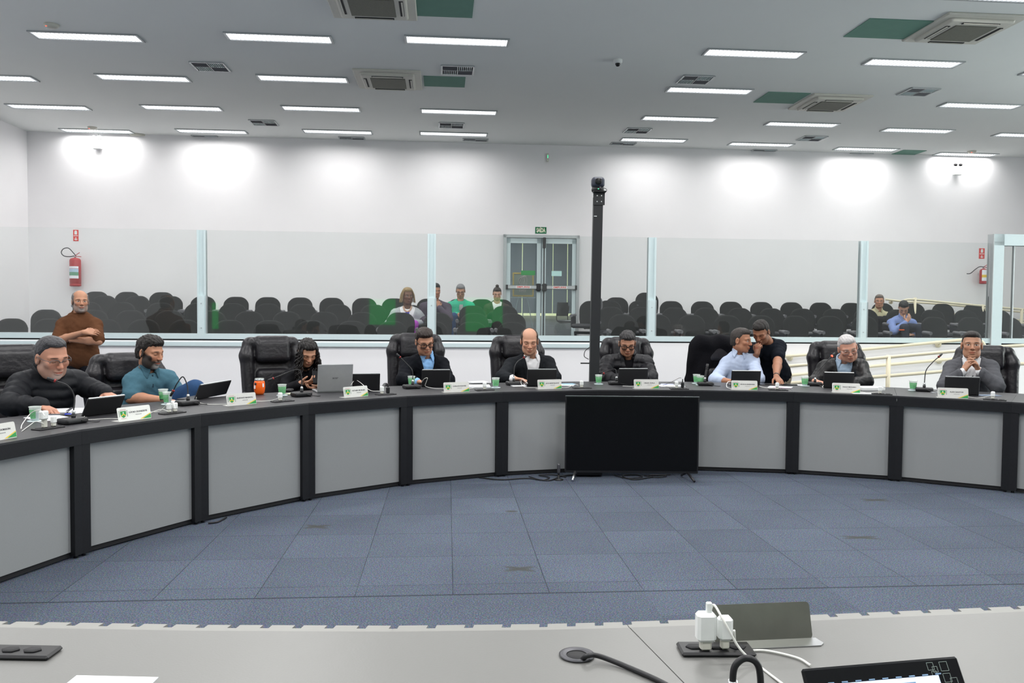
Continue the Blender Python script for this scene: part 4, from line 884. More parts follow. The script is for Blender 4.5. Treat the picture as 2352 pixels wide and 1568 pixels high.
paper(1098, 888, .22, .2, .1, 'stack of papers right of the man in glasses, on the desk', th=.012); paper(1098, 880, .17, .12, .5, 'crumpled white sheet on top of the stack beside the man in glasses', th=.004).location.z += .013
paper(1196, 885, .20, .18, .3, 'white sheet under the hand of the balding man'); paper(1300, 884, .16, .15, -.2, 'white sheet right of the balding man tablet')
paper(1306, 883, .12, .09, .3, 'light blue folder right of the balding man tablet', mat('pale_blue_folder', (.30, .50, .75), .6), .004).location.z += .003
paper(1540, 886, .24, .16, .15, 'sheets of paper above the right end of the television', th=.004); paper(1532, 884, .12, .10, -.3, 'small blue printed sheet above the television', mat('lilac_print', (.45, .48, .70), .7), .003).location.z += .005
paper(1792, 889, .21, .17, -.45, 'white and pink printed page right of the pale blue shirt man'); paper(1797, 890.5, .16, .06, -.45, 'pink printed area sheet on the white page', 'pinkpaper', .001).location.z += .0025
paper(1835, 884, .09, .10, -.3, 'small white sheet left of the white-haired man cup')
o = paper(1995, 893.5, .22, .20, .05, 'white binder right of the white-haired man', 'white', .022, 'binder', 'binder'); paper(1985, 903, .22, .10, -.05, 'white sheet in front of the white binder')
paper(2150, 901, .07, .06, .3, 'small white slip beside the grey suit man microphone'); paper(2270, 908, .18, .10, 0, 'thin grey folder right of the grey suit man', mat('slate_folder', (.15, .2, .28), .5), .004)
o = MB().box((0, 0, .004), (.075, .15, .008), bev=.003).build('smartphone', M['glossblk']); o.location = at(1763, 884, ZT); o.rotation_euler = (0, 0, 1.1); tag(o, 'black smartphone under the hand of the standing man', 'smartphone')
o = MB().box((0, 0, .004), (.075, .15, .008), bev=.003).build('smartphone', M['glossblk']); o.location = at(1812, 884, ZT); o.rotation_euler = (0, 0, 1.5); tag(o, 'black smartphone behind the pink printed page', 'smartphone')
# laptop
a, b_ = at(731, 902.5, ZT), at(806, 900, ZT); t = b_-a; c = (a+b_)/2; lp = empty('laptop', (c.x, c.y, ZT), math.atan2(t.y, t.x), label='open silver laptop in front of the woman with long curly hair', cat='laptop')
lw = t.length+.02; ln = -.16; up = Vector((0, math.sin(ln), math.cos(ln))); ax = (Vector((1, 0, 0)), Vector((0, math.cos(ln), -math.sin(ln))), up); hl = .235
MB().box(up*(hl/2+.012), (lw, .008, hl), ax=ax, bev=.003).build('lid', M['silver'], lp); MB().box(up*(hl/2+.012)+ax[1]*.005, (lw-.02, .002, hl-.03), ax=ax).build('screen', M['screen'], lp)
MB().box((0, .12, .008), (lw, .23, .014), bev=.004).build('keyboard_base', M['silver'], lp); MB().box((0, .13, .016), (lw-.04, .13, .002)).build('keyboard', M['plastic'], lp)
text_mesh('acer', .03, M['darkmetal'], lp, up*(hl*.5+.012)-ax[1]*.0045, (1, 0, 0), up, width=.05)
o = MB().box((0, 0, .012), (.06, .10, .022), bev=.008).build('computer_mouse', M['plastic']); o.location = at(664, 899, ZT); tag(o, 'black computer mouse left of the laptop', 'mouse')

# ================================================================== NEAR GREY DESK
P0 = [at(x, y, ZT) for x, y in ((-260, 1436), (0, 1440), (450, 1448), (900, 1450), (1250, 1446), (1445, 1441))]
P1 = [at(x, y, ZT) for x, y in ((1447, 1440.5), (1700, 1432), (2000, 1419), (2352, 1404), (2640, 1390))]
back = Vector((.0, -1.0, 0))
def neardesk(P, label, cut_l=None, cut_r=None):
    c = P[0]; e = empty('near_desk', (c.x, c.y, 0), 0, label=label, cat='desk', group='grey desks in the foreground')
    Lc = e.location; Q = [p-Lc for p in P]; dirs = Vector((.24, -1.0, 0))*.72 
    B = [q+dirs+Vector((0, 0, 0)) for q in Q]
    m = MB(); zz = Vector((0, 0, -.03)); ring = Q+B[::-1]; m.poly([q+zz for q in ring[::-1]], .03, (0, 0, 1)); m.build('desktop', M['tape'], e)
    # seam line between top and the notched front strip, then the strip of flat teeth
    st = MB(); n = 0
    for i in range(len(Q)-1):
        a, b = Q[i], Q[i+1]; t = (b-a); L = t.length; t.normalize(); nr = Vector((-t.y, t.x, 0)); N = max(1, round(L/.0765)); w_ = L/N
        st.poly([a+nr*.0015+zz*.05, b+nr*.0015+zz*.05, b+nr*.020+zz*.05, a+nr*.020+zz*.05], -.022, (0, 0, 1))
        for k in range(N):
            s0 = a+t*(k*w_+.010); s1 = a+t*((k+1)*w_-.010)
            st.poly([s0+nr*.020+zz*.05, s1+nr*.020+zz*.05, s1+nr*.038+zz*.05+t*.003, s0+nr*.038+zz*.05+t*.003], -.022, (0, 0, 1))
    st.build('notched_edge_strip', M['strip'], e)
    fp = MB()
    for i in range(len(Q)-1):
        a, b = Q[i], Q[i+1]; t = (b-a).normalized(); nr = Vector((-t.y, t.x, 0)); mid = (a+b)/2; fp.box(Vector((mid.x, mid.y, .36))-nr*.12, ((b-a).length, .02, .70), ax=(t, nr, Vector((0, 0, 1))))
    fp.build('front_panel', M['panel'], e)
    return e
neardesk(P0, 'near grey desk section along the bottom edge, left of the seam'); neardesk(P1, 'near grey desk section along the bottom edge, right of the seam')
def nearsocket(x, y, sx, sy, rz, label, wells):
    p = at(x, y, ZT); e = empty('socket_plate', p, rz, label=label, cat='socket plate'); MB().box((0, 0, .005), (sx, sy, .010), bev=.004).build('plate', M['plastic'], e)
    for wx in wells:
        MB().lathe([(.001, .0105), (.019, .0105), (.019, .012), (.001, .012)], (wx, 0, 0), 6, (Vector((1, 0, 0)), Vector((0, .75, 0)), Vector((0, 0, 1)))).build('socket_well', M['slot'], e)
    return e, p
nearsocket(25, 1503, .185, .058, -.02, 'black desk socket plate with empty wells at the bottom left', (-.045, 0, .045))
_, sp_ = nearsocket(1644, 1496, .155, .062, .02, 'black desk socket plate holding two white chargers at bottom right', (-.045, .0, .045))
def nearcharger(x, y, sx, sy, h_, label):
    p = at(x, y, ZT+.012); e = empty('charger', p, .05, label=label, cat='charger'); MB().box((0, 0, .010), (sx*.6, sy*.6, .022), bev=.004).build('plug', M['offwhite'], e); MB().box((0, 0, .018+h_/2), (sx, sy, h_), bev=.006).build('body', M['white'], e); return e, p
_, c1 = nearcharger(1620, 1490, .040, .030, .060, 'large white charger block on the near desk, left of the two'); _, c2_ = nearcharger(1664, 1488, .030, .026, .050, 'small white charger on the near desk, right of the two')
o = MB().box((0, 0, .0), (.012, .010, .022), bev=.002).build('cable_plug', M['white']); o.location = c1+Vector((.006, 0, .088)); tag(o, 'white cable plug standing on top of the large near charger', 'plug')
cable([c1+Vector((.006, 0, .098)), aty(1630, 1405, c1.y), aty(1640, 1389, c1.y), aty(1662, 1425, c1.y-.03), at(1700, 1490, ZT+.03), at(1745, 1530, ZT+.004), at(1800, 1572, ZT+.004)], .0026, WC, 'white cable arching from the large near charger down to the right')
cable([c2_+Vector((.018, -.005, .04)), at(1690, 1477, ZT+.02), at(1710, 1493, ZT+.004), at(1760, 1494, ZT+.004), at(1830, 1510, ZT+.004), at(1862, 1528, ZT+.004)], .0026, WC, 'white cable running from the small near charger to the screen')
# the back of a metal name plate
a, b_ = at(1640, 1476, ZT), at(1866, 1466, ZT); t = (b_-a); e = empty('name_plate', (a+b_)/2, math.atan2(t.y, t.x), label='dull metal name plate seen from behind on the near desk', cat='name plate')
w_ = t.length; ln = .28; up = Vector((0, math.sin(ln), math.cos(ln))); hh = .078; P = []
xa = Vector((1, 0, 0)); r = .009
for (cx, cz, a0) in ((w_/2-r, r, -90), (w_/2-r, hh-r, 0), (-w_/2+r, hh-r, 90), (-w_/2+r, r, 180)):
    for k in range(5): tt = math.radians(a0+22.5*k); P.append(xa*(cx+r*math.cos(tt)) + up*(cz+r*math.sin(tt)))
MB().poly(P, .0016, Vector((0, -math.cos(ln), math.sin(ln)))).build('face_plate', M['olive'], e)
MB().poly([(-w_/2, -.002, .001), (-w_/2+.005, -.042, .001), (w_/2-.002, -.042, .001), (w_/2+.010, -.030, .001), (w_/2+.006, -.002, .001)], .0018, (0, 0, 1)).build('foot', M['metal'], e)
# cable hole and microphone cables
p = at(1325, 1506, ZT); e = empty('cable_grommet', p, 0, label='dark round cable grommet in the near desk', cat='grommet')
MB().lathe([(.022, .001), (.036, .001), (.037, .004), (.030, .006), (.022, .003)], n=28, cap=False).build('ring', M['darkmetal'], e); MB().lathe([(.001, .0012), (.024, .0012), (.024, .002), (.001, .002)], n=24).build('hole', M['slot'], e)
cable([at(1338, 1513, ZT+.004), at(1350, 1506, ZT+.016), at(1375, 1506, ZT+.012), at(1440, 1531, ZT+.006), at(1530, 1572, ZT+.006), at(1600, 1620, ZT+.006)], .0052, M['plastic'], 'thick black cable from the grommet to the bottom edge')
g1, g2, g3, g4, g5 = [aty(x, y, 1.45) for x, y in ((1682, 1572), (1688, 1530), (1714, 1511), (1742, 1530), (1749, 1600))]
e = empty('gooseneck_microphone', at(1690, 1640, ZT), 0, label='bent black gooseneck microphone at the bottom edge, nearest the camera', cat='microphone'); Lm = e.location
MB().tube([p_-Lm for p_ in bez([g1, g2, g3, g4, g5], 10)], .0062, 10).build('neck', M['plastic'], e); MB().tube([g1-Lm+Vector((0, 0, -.03)), g1-Lm+Vector((.001, 0, .008))], .0085, 12).build('connector', M['metal'], e)
MB().tube([Vector((0, 0, 0.002)), g1-Lm+Vector((0, 0, -.03))], .010, 10).build('stem', M['plastic'], e); MB().box((0, 0, .012), (.1, .09, .024), bev=.006).build('base', M['plastic'], e)
# monitor / tablet with lit page
Ys = 1.40
cz = [aty(1845, 1532, 1.47), aty(2190, 1511, 1.53)]; t = cz[1]-cz[0]; tl = t.length; mid = (cz[0]+cz[1])/2; rz = math.atan2(t.y, t.x)
e = empty('screen', mid, rz, label='black-framed screen showing a pale page at the bottom right corner', cat='screen'); ln = .55
dn = Vector((0, -math.sin(ln), -math.cos(ln))); nn = Vector((0, -math.cos(ln), math.sin(ln))); ax = (Vector((1, 0, 0)), nn, -dn); hS = .20
MB().box(dn*hS/2, (tl+.01, .010, hS), ax=ax, bev=.004).build('casing', M['glossblk'], e); iw = tl*.80
sm = mat('lit_screen_page', (.6, .7, .9), .3, emit=(.55, .66, .95), estr=.75)
MB().box(Vector((-tl*.055, 0, 0))+dn*(hS/2+.012)+nn*.0055, (iw, .0012, hS-.036), ax=ax).build('display', sm, e)
tx = MB().use(mat('screen_text', (.25, .4, .6), .5)); 
for k in range(9): tx.box(Vector((-iw*.45+iw*.11*k, 0, 0))+dn*.028+nn*.0068, (.012, .0006, .0022), ax=ax)
tx.box(Vector((0, 0, 0))+dn*.040+nn*.0068, (iw*.45, .0006, .0035), ax=ax); tx.build('page_lines', None, e)
sq = MB().use(mat('grey_print_line', (.22, .27, .25), .5)); X0 = tl*.40
for (qx, qz, q) in ((-.028, .008, .013), (-.020, .014, .010), (.0, .010, .016), (.0, .030, .015), (.012, .038, .014), (-.024, .022, .010)):
    for (ox, oz, lx, lz) in ((0, q/2, q, .0009), (0, -q/2, q, .0009), (q/2, 0, .0009, q), (-q/2, 0, .0009, q)): sq.box(Vector((X0+qx+ox, 0, 0))+dn*(qz+oz+.006)+nn*.0056, (lx, .0005, lz), ax=ax)
sq.build('square_pattern', None, e)
paper(235, 1585, .16, .11, -.03, 'white paper lying at the bottom edge of the near desk')
o = MB().box((0, 0, .001), (.16, .02, .002)).build('x', M['paper']); D.objects.remove(o)

# ================================================================== CHAIRS
def make_exec():
    e = empty('executive_chair', (0, 0, 0)); h = .014
    tl_ = math.radians(8); R = ((1, 0, 0), (0, math.cos(tl_), -math.sin(tl_)), (0, math.sin(tl_), math.cos(tl_)))
    s = SDF((-.36, .05, .42), (.36, .50, 1.34), h)
    def L(x, y, z): return (x, .24+y*math.cos(tl_)+z*math.sin(tl_), .50+z*math.cos(tl_)-y*math.sin(tl_))
    s.rbox(L(0, .04, .36), (.235, .045, .36), .04, R)
    for sx in (-1, 1):
        s.cap(L(sx*.235, .005, .10), L(sx*.245, .0, .56), .058, .062, .03); s.cap(L(sx*.245, .0, .56), L(sx*.225, .02, .675), .062, .052, .04)
    s.rbox(L(0, -.035, .60), (.165, .055, .115), .05, R, .012); s.rbox(L(0, -.03, .22), (.165, .05, .20), .045, R, .012); s.cap(L(-.20, .01, .70), L(.20, .01, .70), .050, .050, .04); s.cap(L(-.13, -.02, .715), L(.13, -.02, .715), .045, .045, .01)
    V, F = s.mesh(); fastmesh('backrest', [(V, F)], M['leather'], e)
    s = SDF((-.34, -.36, .34), (.34, .34, .58), h); s.rbox((0, -.02, .45), (.27, .26, .055), .05); s.rbox((0, -.04, .49), (.20, .22, .035), .03, None, .015); V, F = s.mesh(); fastmesh('seat', [(V, F)], M['leather'], e)
    for sx in (-1, 1):
        MB().tube(bez([(sx*.29, .20, .42), (sx*.31, .18, .60), (sx*.31, .0, .67), (sx*.31, -.16, .65), (sx*.30, -.20, .52), (sx*.28, -.12, .42)], 5), .018, 8).build('armrest_frame', M['plastic'], e)
        s = SDF((sx*.31-.06, -.22, .62), (sx*.31+.06, .18, .74), .012); s.cap((sx*.31, -.15, .68), (sx*.31, .11, .685), .032, .034, 0); V, F = s.mesh(); fastmesh('arm_pad', [(V, F)], M['leather'], e)
    MB().tube([(0, 0, .10), (0, 0, .40)], .028, 12).build('gas_column', M['darkmetal'], e)
    b = MB(); 
    for k in range(5):
        a = 2*PI*k/5+.3; b.tube([(0, 0, .12), (.30*math.cos(a), .30*math.sin(a), .075)], [.028, .018], 8)
    b.build('star_base', M['darkmetal'], e)
    for k in range(5):
        a = 2*PI*k/5+.3; c = Vector((.30*math.cos(a), .30*math.sin(a), .028)); t = Vector((-math.sin(a), math.cos(a), 0))
        MB().tube([c-t*.022, c+t*.022], .027, 12).build('caster', M['plastic'], e)
    return e
ex = make_exec(); exused = False
def exec_chair(px, py, r, yaw, label, dz=0):
    """px,py: top centre of the backrest in the photo; yaw: degrees the chair is turned from facing the camera"""
    global exused
    o = copy_tree(ex) if exused else ex; exused = True
    top = atr(px, py, r); rz = math.radians(yaw); bk = Vector((-math.sin(rz), math.cos(rz), 0))*.36
    o.location = (top.x-bk.x, top.y-bk.y, 0); o.rotation_euler = (0, 0, rz); o.scale = (1, 1, (top.z)/1.265)
    return tag(o, label, 'office chair', 'black leather executive chairs behind the curved desk')
for a in ((26, 787, 6.25, 40, 'high-backed black leather chair of the man in the quilted jacket at left'), (288, 806, 6.15, 38, 'black leather chair turned behind the bearded man in teal'), (622, 768, 6.3, 32, 'high-backed black leather chair left of the woman with curly hair'),
          (955, 762, 6.35, 6, 'black leather chair behind the man in glasses and blue shirt'), (1186, 767, 6.25, 12, 'black leather chair behind the balding man in the white shirt'), (1437, 771, 6.3, 0, 'black leather chair behind the man in the black puffer jacket'),
          (1648, 778, 6.2, 10, 'black leather chair draped with a dark suit jacket'), (1918, 780, 6.3, -4, 'black leather chair behind the white-haired man'), (2262, 790, 6.35, -16, 'black leather chair behind the man in the grey suit')):
    exec_chair(*a)
# suit jacket draped over the chair back left of the pale blue shirt
top = atr(1645, 774, 6.15); rz = math.radians(10); e = empty('draped_jacket', (top.x, top.y, top.z), rz, label='black suit jacket draped over the chair behind the man in pale blue', cat='jacket')
s = SDF((-.42, -.3, -.85), (.42, .3, .12), .013)
s.cap((-.20, .0, -.06), (.20, .0, -.06), .085, .085); s.rbox((0, .02, -.38), (.29, .10, .34), .08, None, .05)
for sx in (-1, 1): s.cap((sx*.22, .0, -.08), (sx*.30, .03, -.48), .075, .055, .04); s.cap((sx*.30, .03, -.48), (sx*.27, -.02, -.76), .055, .045, .03)
g = s.grid(); s.d = s.d-(.008*np.sin(g[0]*28+np.sin(g[2]*9)*2.0)).astype(np.float32)
V, F = s.mesh(); fastmesh('cloth', [(V, F)], mat('black_suiting', (.005, .005, .007), .9, noise=.2, bump=.3, bscale=60, spec=.15), e)

def make_aud(tablet_arm=False):
    e = empty('auditorium_chair'); h = .016; s = SDF((-.30, -.05, .36), (.30, .36, .98), h); g = s.grid()
    zz = g[2]; tl_ = .14; yc = .17+(zz-.5)*tl_
    t = np.clip((zz-.42)/.46, 0, 1); w_ = .205+.030*np.sin(np.clip(t, 0, 1)*PI*.8) - .0*t
    # outline: wide rounded back narrowing in an arc at the top
    zc = .62; q0 = np.abs(g[0])-(w_-.165)+0*g[1]; q1 = np.abs(zz-zc)-(.275-.165)+0*g[0]+0*g[1]
    q0, q1 = np.broadcast_arrays(q0, q1); d2 = np.sqrt(np.maximum(q0, 0)**2+np.maximum(q1, 0)**2)+np.minimum(np.maximum(q0, q1), 0)-.165
    dy = np.abs(g[1]-(yc-.25*g[0]**2))-.022; d2, dy = np.broadcast_arrays(d2, dy)
    a_ = d2+.018; b_ = dy+.018; d = np.sqrt(np.maximum(a_, 0)**2+np.maximum(b_, 0)**2)+np.minimum(np.maximum(a_, b_), 0)-.018
    s.d = d.astype(np.float32); V, F = s.mesh(); V[:, 1] += 0; fastmesh('backrest', [(V, F)], M['seatfab'], e)
    s = SDF((-.28, -.34, .34), (.28, .22, .52), h); s.rbox((0, -.06, .43), (.235, .235, .042), .04); V, F = s.mesh(); fastmesh('seat', [(V, F)], M['seatvinyl'], e)
    for sx in (-1, 1):
        m = MB().use(M['greyplastic']); m.tube([(sx*.275, -.16, .615), (sx*.275, .06, .625)], .030, 10); m.use(M['seatvinyl']).box((sx*.275, -.03, .50), (.03, .22, .20), bev=.008); m.build('armrest', None, e)
    m = MB(); m.box((0, .0, .30), (.52, .06, .05)); 
    for sx in (-1, 1): m.box((sx*.24, 0, .16), (.035, .05, .30)); m.box((sx*.24, -.01, .012), (.05, .36, .024))
    m.build('leg_frame', M['plastic'], e)
    return e
aud = make_aud(); audused = False
def aud_chair(px, row, label, grp='black auditorium chairs behind the glass partition', dz=0, dv=0, yaw=0):
    global audused
    v, z = {'D': (12.2, .39), 'C': (13.25, .52), 'B': (14.35, .65), 'A': (15.5, .78), 'Z': (15.95, .86)}[row]; v += dv; z += dz
    o = copy_tree(aud) if audused else aud; audused = True
    p = atv(px, 700, v+.18); o.location = (p.x+VY.x*-.18, p.y-VY.y*.18, z); o.rotation_euler = (0, 0, TH+yaw); return tag(o, label, 'auditorium chair', grp)
Rn = {'D': 'front row', 'C': 'second row', 'B': 'third row', 'A': 'fourth row', 'Z': 'row against the wall'}
left = {'D': [24, 111, 239, 329, 423, 525.5, 619, 715, 808.6, 901.5, 994, 1085, 1177], 'C': [105, 213, 299, 389, 485, 572, 659, 744, 832, 920, 1006, 1090, 1176], 'B': [201, 279, 368, 455, 534, 615, 695, 776, 858, 941, 1085, 1160],
        'A': [238, 314, 390, 466, 542, 615, 689, 762, 837, 905, 985, 1055, 1107, 1150], 'Z': [220, 292, 371]}
right = {'C': [1430, 1511, 1590, 1672, 1750, 1828, 1908, 1988, 2148, 2232, 2320], 'B': [1404, 1474, 1550.6, 1623, 1700, 1773, 1844, 1918, 1990, 2064, 2144, 2220, 2297], 'A': [1400, 1471, 1542.5, 1614, 1680, 1750, 1819, 1886, 1957, 2028, 2100, 2167, 2239]}
for side, S in (('left of the exit door', left), ('right of the exit door', right)):
    for row, xs in S.items():
        for i, px in enumerate(xs): aud_chair(px, row, 'black auditorium chair, %s from left, %s, %s' % (ordn[i], Rn[row], side))
aud_chair(1417, 'A', 'single black chair behind the rows, just right of the tall column', None, dz=.07, dv=.45); aud_chair(1486, 'A', 'tallest black chair, behind the rows beside the glass post right of the column', None, dz=.17, dv=.35)
aud_chair(1347, 'A', 'black chair with a writing tablet arm between the exit door and the column', None, dv=-.6, dz=-.02, yaw=-.5)
p = atv(1323, 712, 14.7); e = empty('writing_tablet', p, TH-.6, label='folded oval writing tablet beside the chair right of the exit door', cat='writing tablet')
D.objects.remove(e)
MB().tube([(.29+.02*math.cos(t), -.18+.10*math.cos(t)*.3, .80+.13*math.sin(t)) for t in [2*PI*k/16 for k in range(16)]], .018, 8, closed=True).build('tablet_arm', M['greyplastic'], [o for o in COL.objects if o.get('label', '').startswith('black chair with a writing')][0])

# ================================================================== PEOPLE
def skin_material(name, col, brow=(.03, .02, .015), lips=None, beard=None, beard_amt=0, eyes='open', stubble=(.45, .45, .45), mouth_smile=0, browz=.021):
    m = D.materials.new('skin_'+name); m.use_nodes = True; nt = m.node_tree; N = nt.nodes; L = nt.links; b = N['Principled BSDF']
    b.inputs['Roughness'].default_value = .52; b.inputs['Specular IOR Level'].default_value = .35; b.inputs['Subsurface Weight'].default_value = 0
    at_ = N.new('ShaderNodeAttribute'); at_.attribute_name = 'hc'; sx = N.new('ShaderNodeSeparateXYZ'); L.new(at_.outputs['Vector'], sx.inputs[0])
    def mt(op, a, c=None):
        n = N.new('ShaderNodeMath'); n.operation = op
        for i, v in enumerate((a, c)):
            if v is None: continue
            if isinstance(v, (int, float)): n.inputs[i].default_value = v
            else: L.new(v, n.inputs[i])
        return n.outputs[0]
    X, Y, Z = sx.outputs; AX = mt('ABSOLUTE', X)
    front = mt('GREATER_THAN', Y, .045)
    def ell(cx, cz, rx, rz, slope=0, soft=.35, ax=AX):
        dx = mt('SUBTRACT', ax, cx); zz = mt('SUBTRACT', mt('SUBTRACT', Z, cz), mt('MULTIPLY', dx, slope))
        q = mt('ADD', mt('POWER', mt('ABSOLUTE', mt('DIVIDE', dx, rx)), 2), mt('POWER', mt('ABSOLUTE', mt('DIVIDE', zz, rz)), 2))
        n = N.new('ShaderNodeMapRange'); n.inputs['From Min'].default_value = 1+soft; n.inputs['From Max'].default_value = 1-soft; L.new(q, n.inputs['Value']); return mt('MULTIPLY', n.outputs[0], front)
    tc = N.new('ShaderNodeTexCoord'); nz = N.new('ShaderNodeTexNoise'); nz.inputs['Scale'].default_value = 18; nz.inputs['Detail'].default_value = 6; L.new(at_.outputs['Vector'], nz.inputs['Vector'])
    def mix(f, A, B, amt=1):
        n = N.new('ShaderNodeMix'); n.data_type = 'RGBA'; L.new(mt('MULTIPLY', f, amt) if amt != 1 else f, n.inputs[0])
        for i, v in ((6, A), (7, B)):
            if isinstance(v, tuple): n.inputs[i].default_value = (*v, 1)
            else: L.new(v, n.inputs[i])
        return n.outputs[2]
    col = tuple(min(1, k*f) for k, f in zip(col, (1.1, 1.08, 1.05))); c = mix(nz.outputs['Fac'], tuple(k*.88 for k in col), tuple(min(1, k*1.12) for k in col))
    red = (min(1, col[0]*1.12), col[1]*.72, col[2]*.68)
    c = mix(ell(.042, -.028, .024, .02, soft=.9), c, red, .25); c = mix(ell(0, -.030, .016, .016, soft=.9), c, red, .25)
    c = mix(ell(.010, -.041, .0045, .003), c, (.03, .015, .01), .8)
    if beard and beard_amt > 0:
        n2 = N.new('ShaderNodeTexNoise'); n2.inputs['Scale'].default_value = 260; L.new(at_.outputs['Vector'], n2.inputs['Vector'])
        lim = mt('ADD', -.049, mt('MULTIPLY', mt('MAXIMUM', mt('SUBTRACT', AX, .046), 0), 2.2))
        q = N.new('ShaderNodeMapRange'); q.inputs['From Min'].default_value = .010; q.inputs['From Max'].default_value = -.014; L.new(mt('SUBTRACT', Z, lim), q.inputs['Value'])
        k = mt('MULTIPLY', q.outputs[0], mt('GREATER_THAN', Y, -.005)); k = mt('MULTIPLY', k, mt('GREATER_THAN', Z, -.135)); k = mt('MULTIPLY', k, mt('ADD', .65, mt('MULTIPLY', n2.outputs['Fac'], .6)))
        kk = mt('MINIMUM', mt('MULTIPLY', k, beard_amt), 1); c = mix(kk, c, beard)
        if stubble != beard: c = mix(mt('MULTIPLY', ell(0, -.095, .03, .03, soft=.8), kk), c, stubble)
    c = mix(ell(0, -.066, .024, .0062, slope=0), c, lips or tuple(k*f for k, f in zip(col, (.95, .55, .55)))); c = mix(ell(0, -.0655, .026, .0013), c, tuple(k*.25 for k in col))
    c = mix(ell(.032, browz, .019, .0042, slope=-.10), c, brow, .85)
    c = mix(ell(.032, -.001, .020, .010, soft=.8), c, tuple(k*.72 for k in col), .45)
    if eyes == 'open':
        c = mix(ell(.0315, 0, .0130, .0052), c, (.62, .58, .55)); c = mix(ell(.0315, 0, .0055, .0052), c, (.02, .012, .008)); c = mix(ell(.0315, .0052, .0145, .0016), c, (.02, .012, .01))
    else:
        c = mix(ell(.0315, -.004, .0150, .0019), c, (.025, .015, .012)); c = mix(ell(.0315, .005, .014, .0009), c, tuple(k*.5 for k in col))
    L.new(c, b.inputs['Base Color'])
    bp = N.new('ShaderNodeBump'); bp.inputs['Strength'].default_value = .12; bp.inputs['Distance'].default_value = .004; n3 = N.new('ShaderNodeTexNoise'); n3.inputs['Scale'].default_value = 120
    L.new(at_.outputs['Vector'], n3.inputs['Vector']); L.new(n3.outputs['Fac'], bp.inputs['Height']); L.new(bp.outputs[0], b.inputs['Normal'])
    return m
def hair_material(name, col, sc=90, rough=.5):
    k = 'hair_'+name
    if k in MATS: return MATS[k]
    m = mat(k, col, rough, noise=.55, nscale=sc, bump=.7, bscale=sc*1.6, spec=.4); return m
def cloth(name, col, **k):
    d = dict(rough=.9, noise=.12, nscale=60, bump=.25, bscale=25, spec=.12); d.update(k); return mat('cloth_'+name, col, **d)
nrm = lambda v: v/ max(1e-9, np.linalg.norm(v))
A_ = lambda v: np.array([v[0], v[1], v[2]], float)

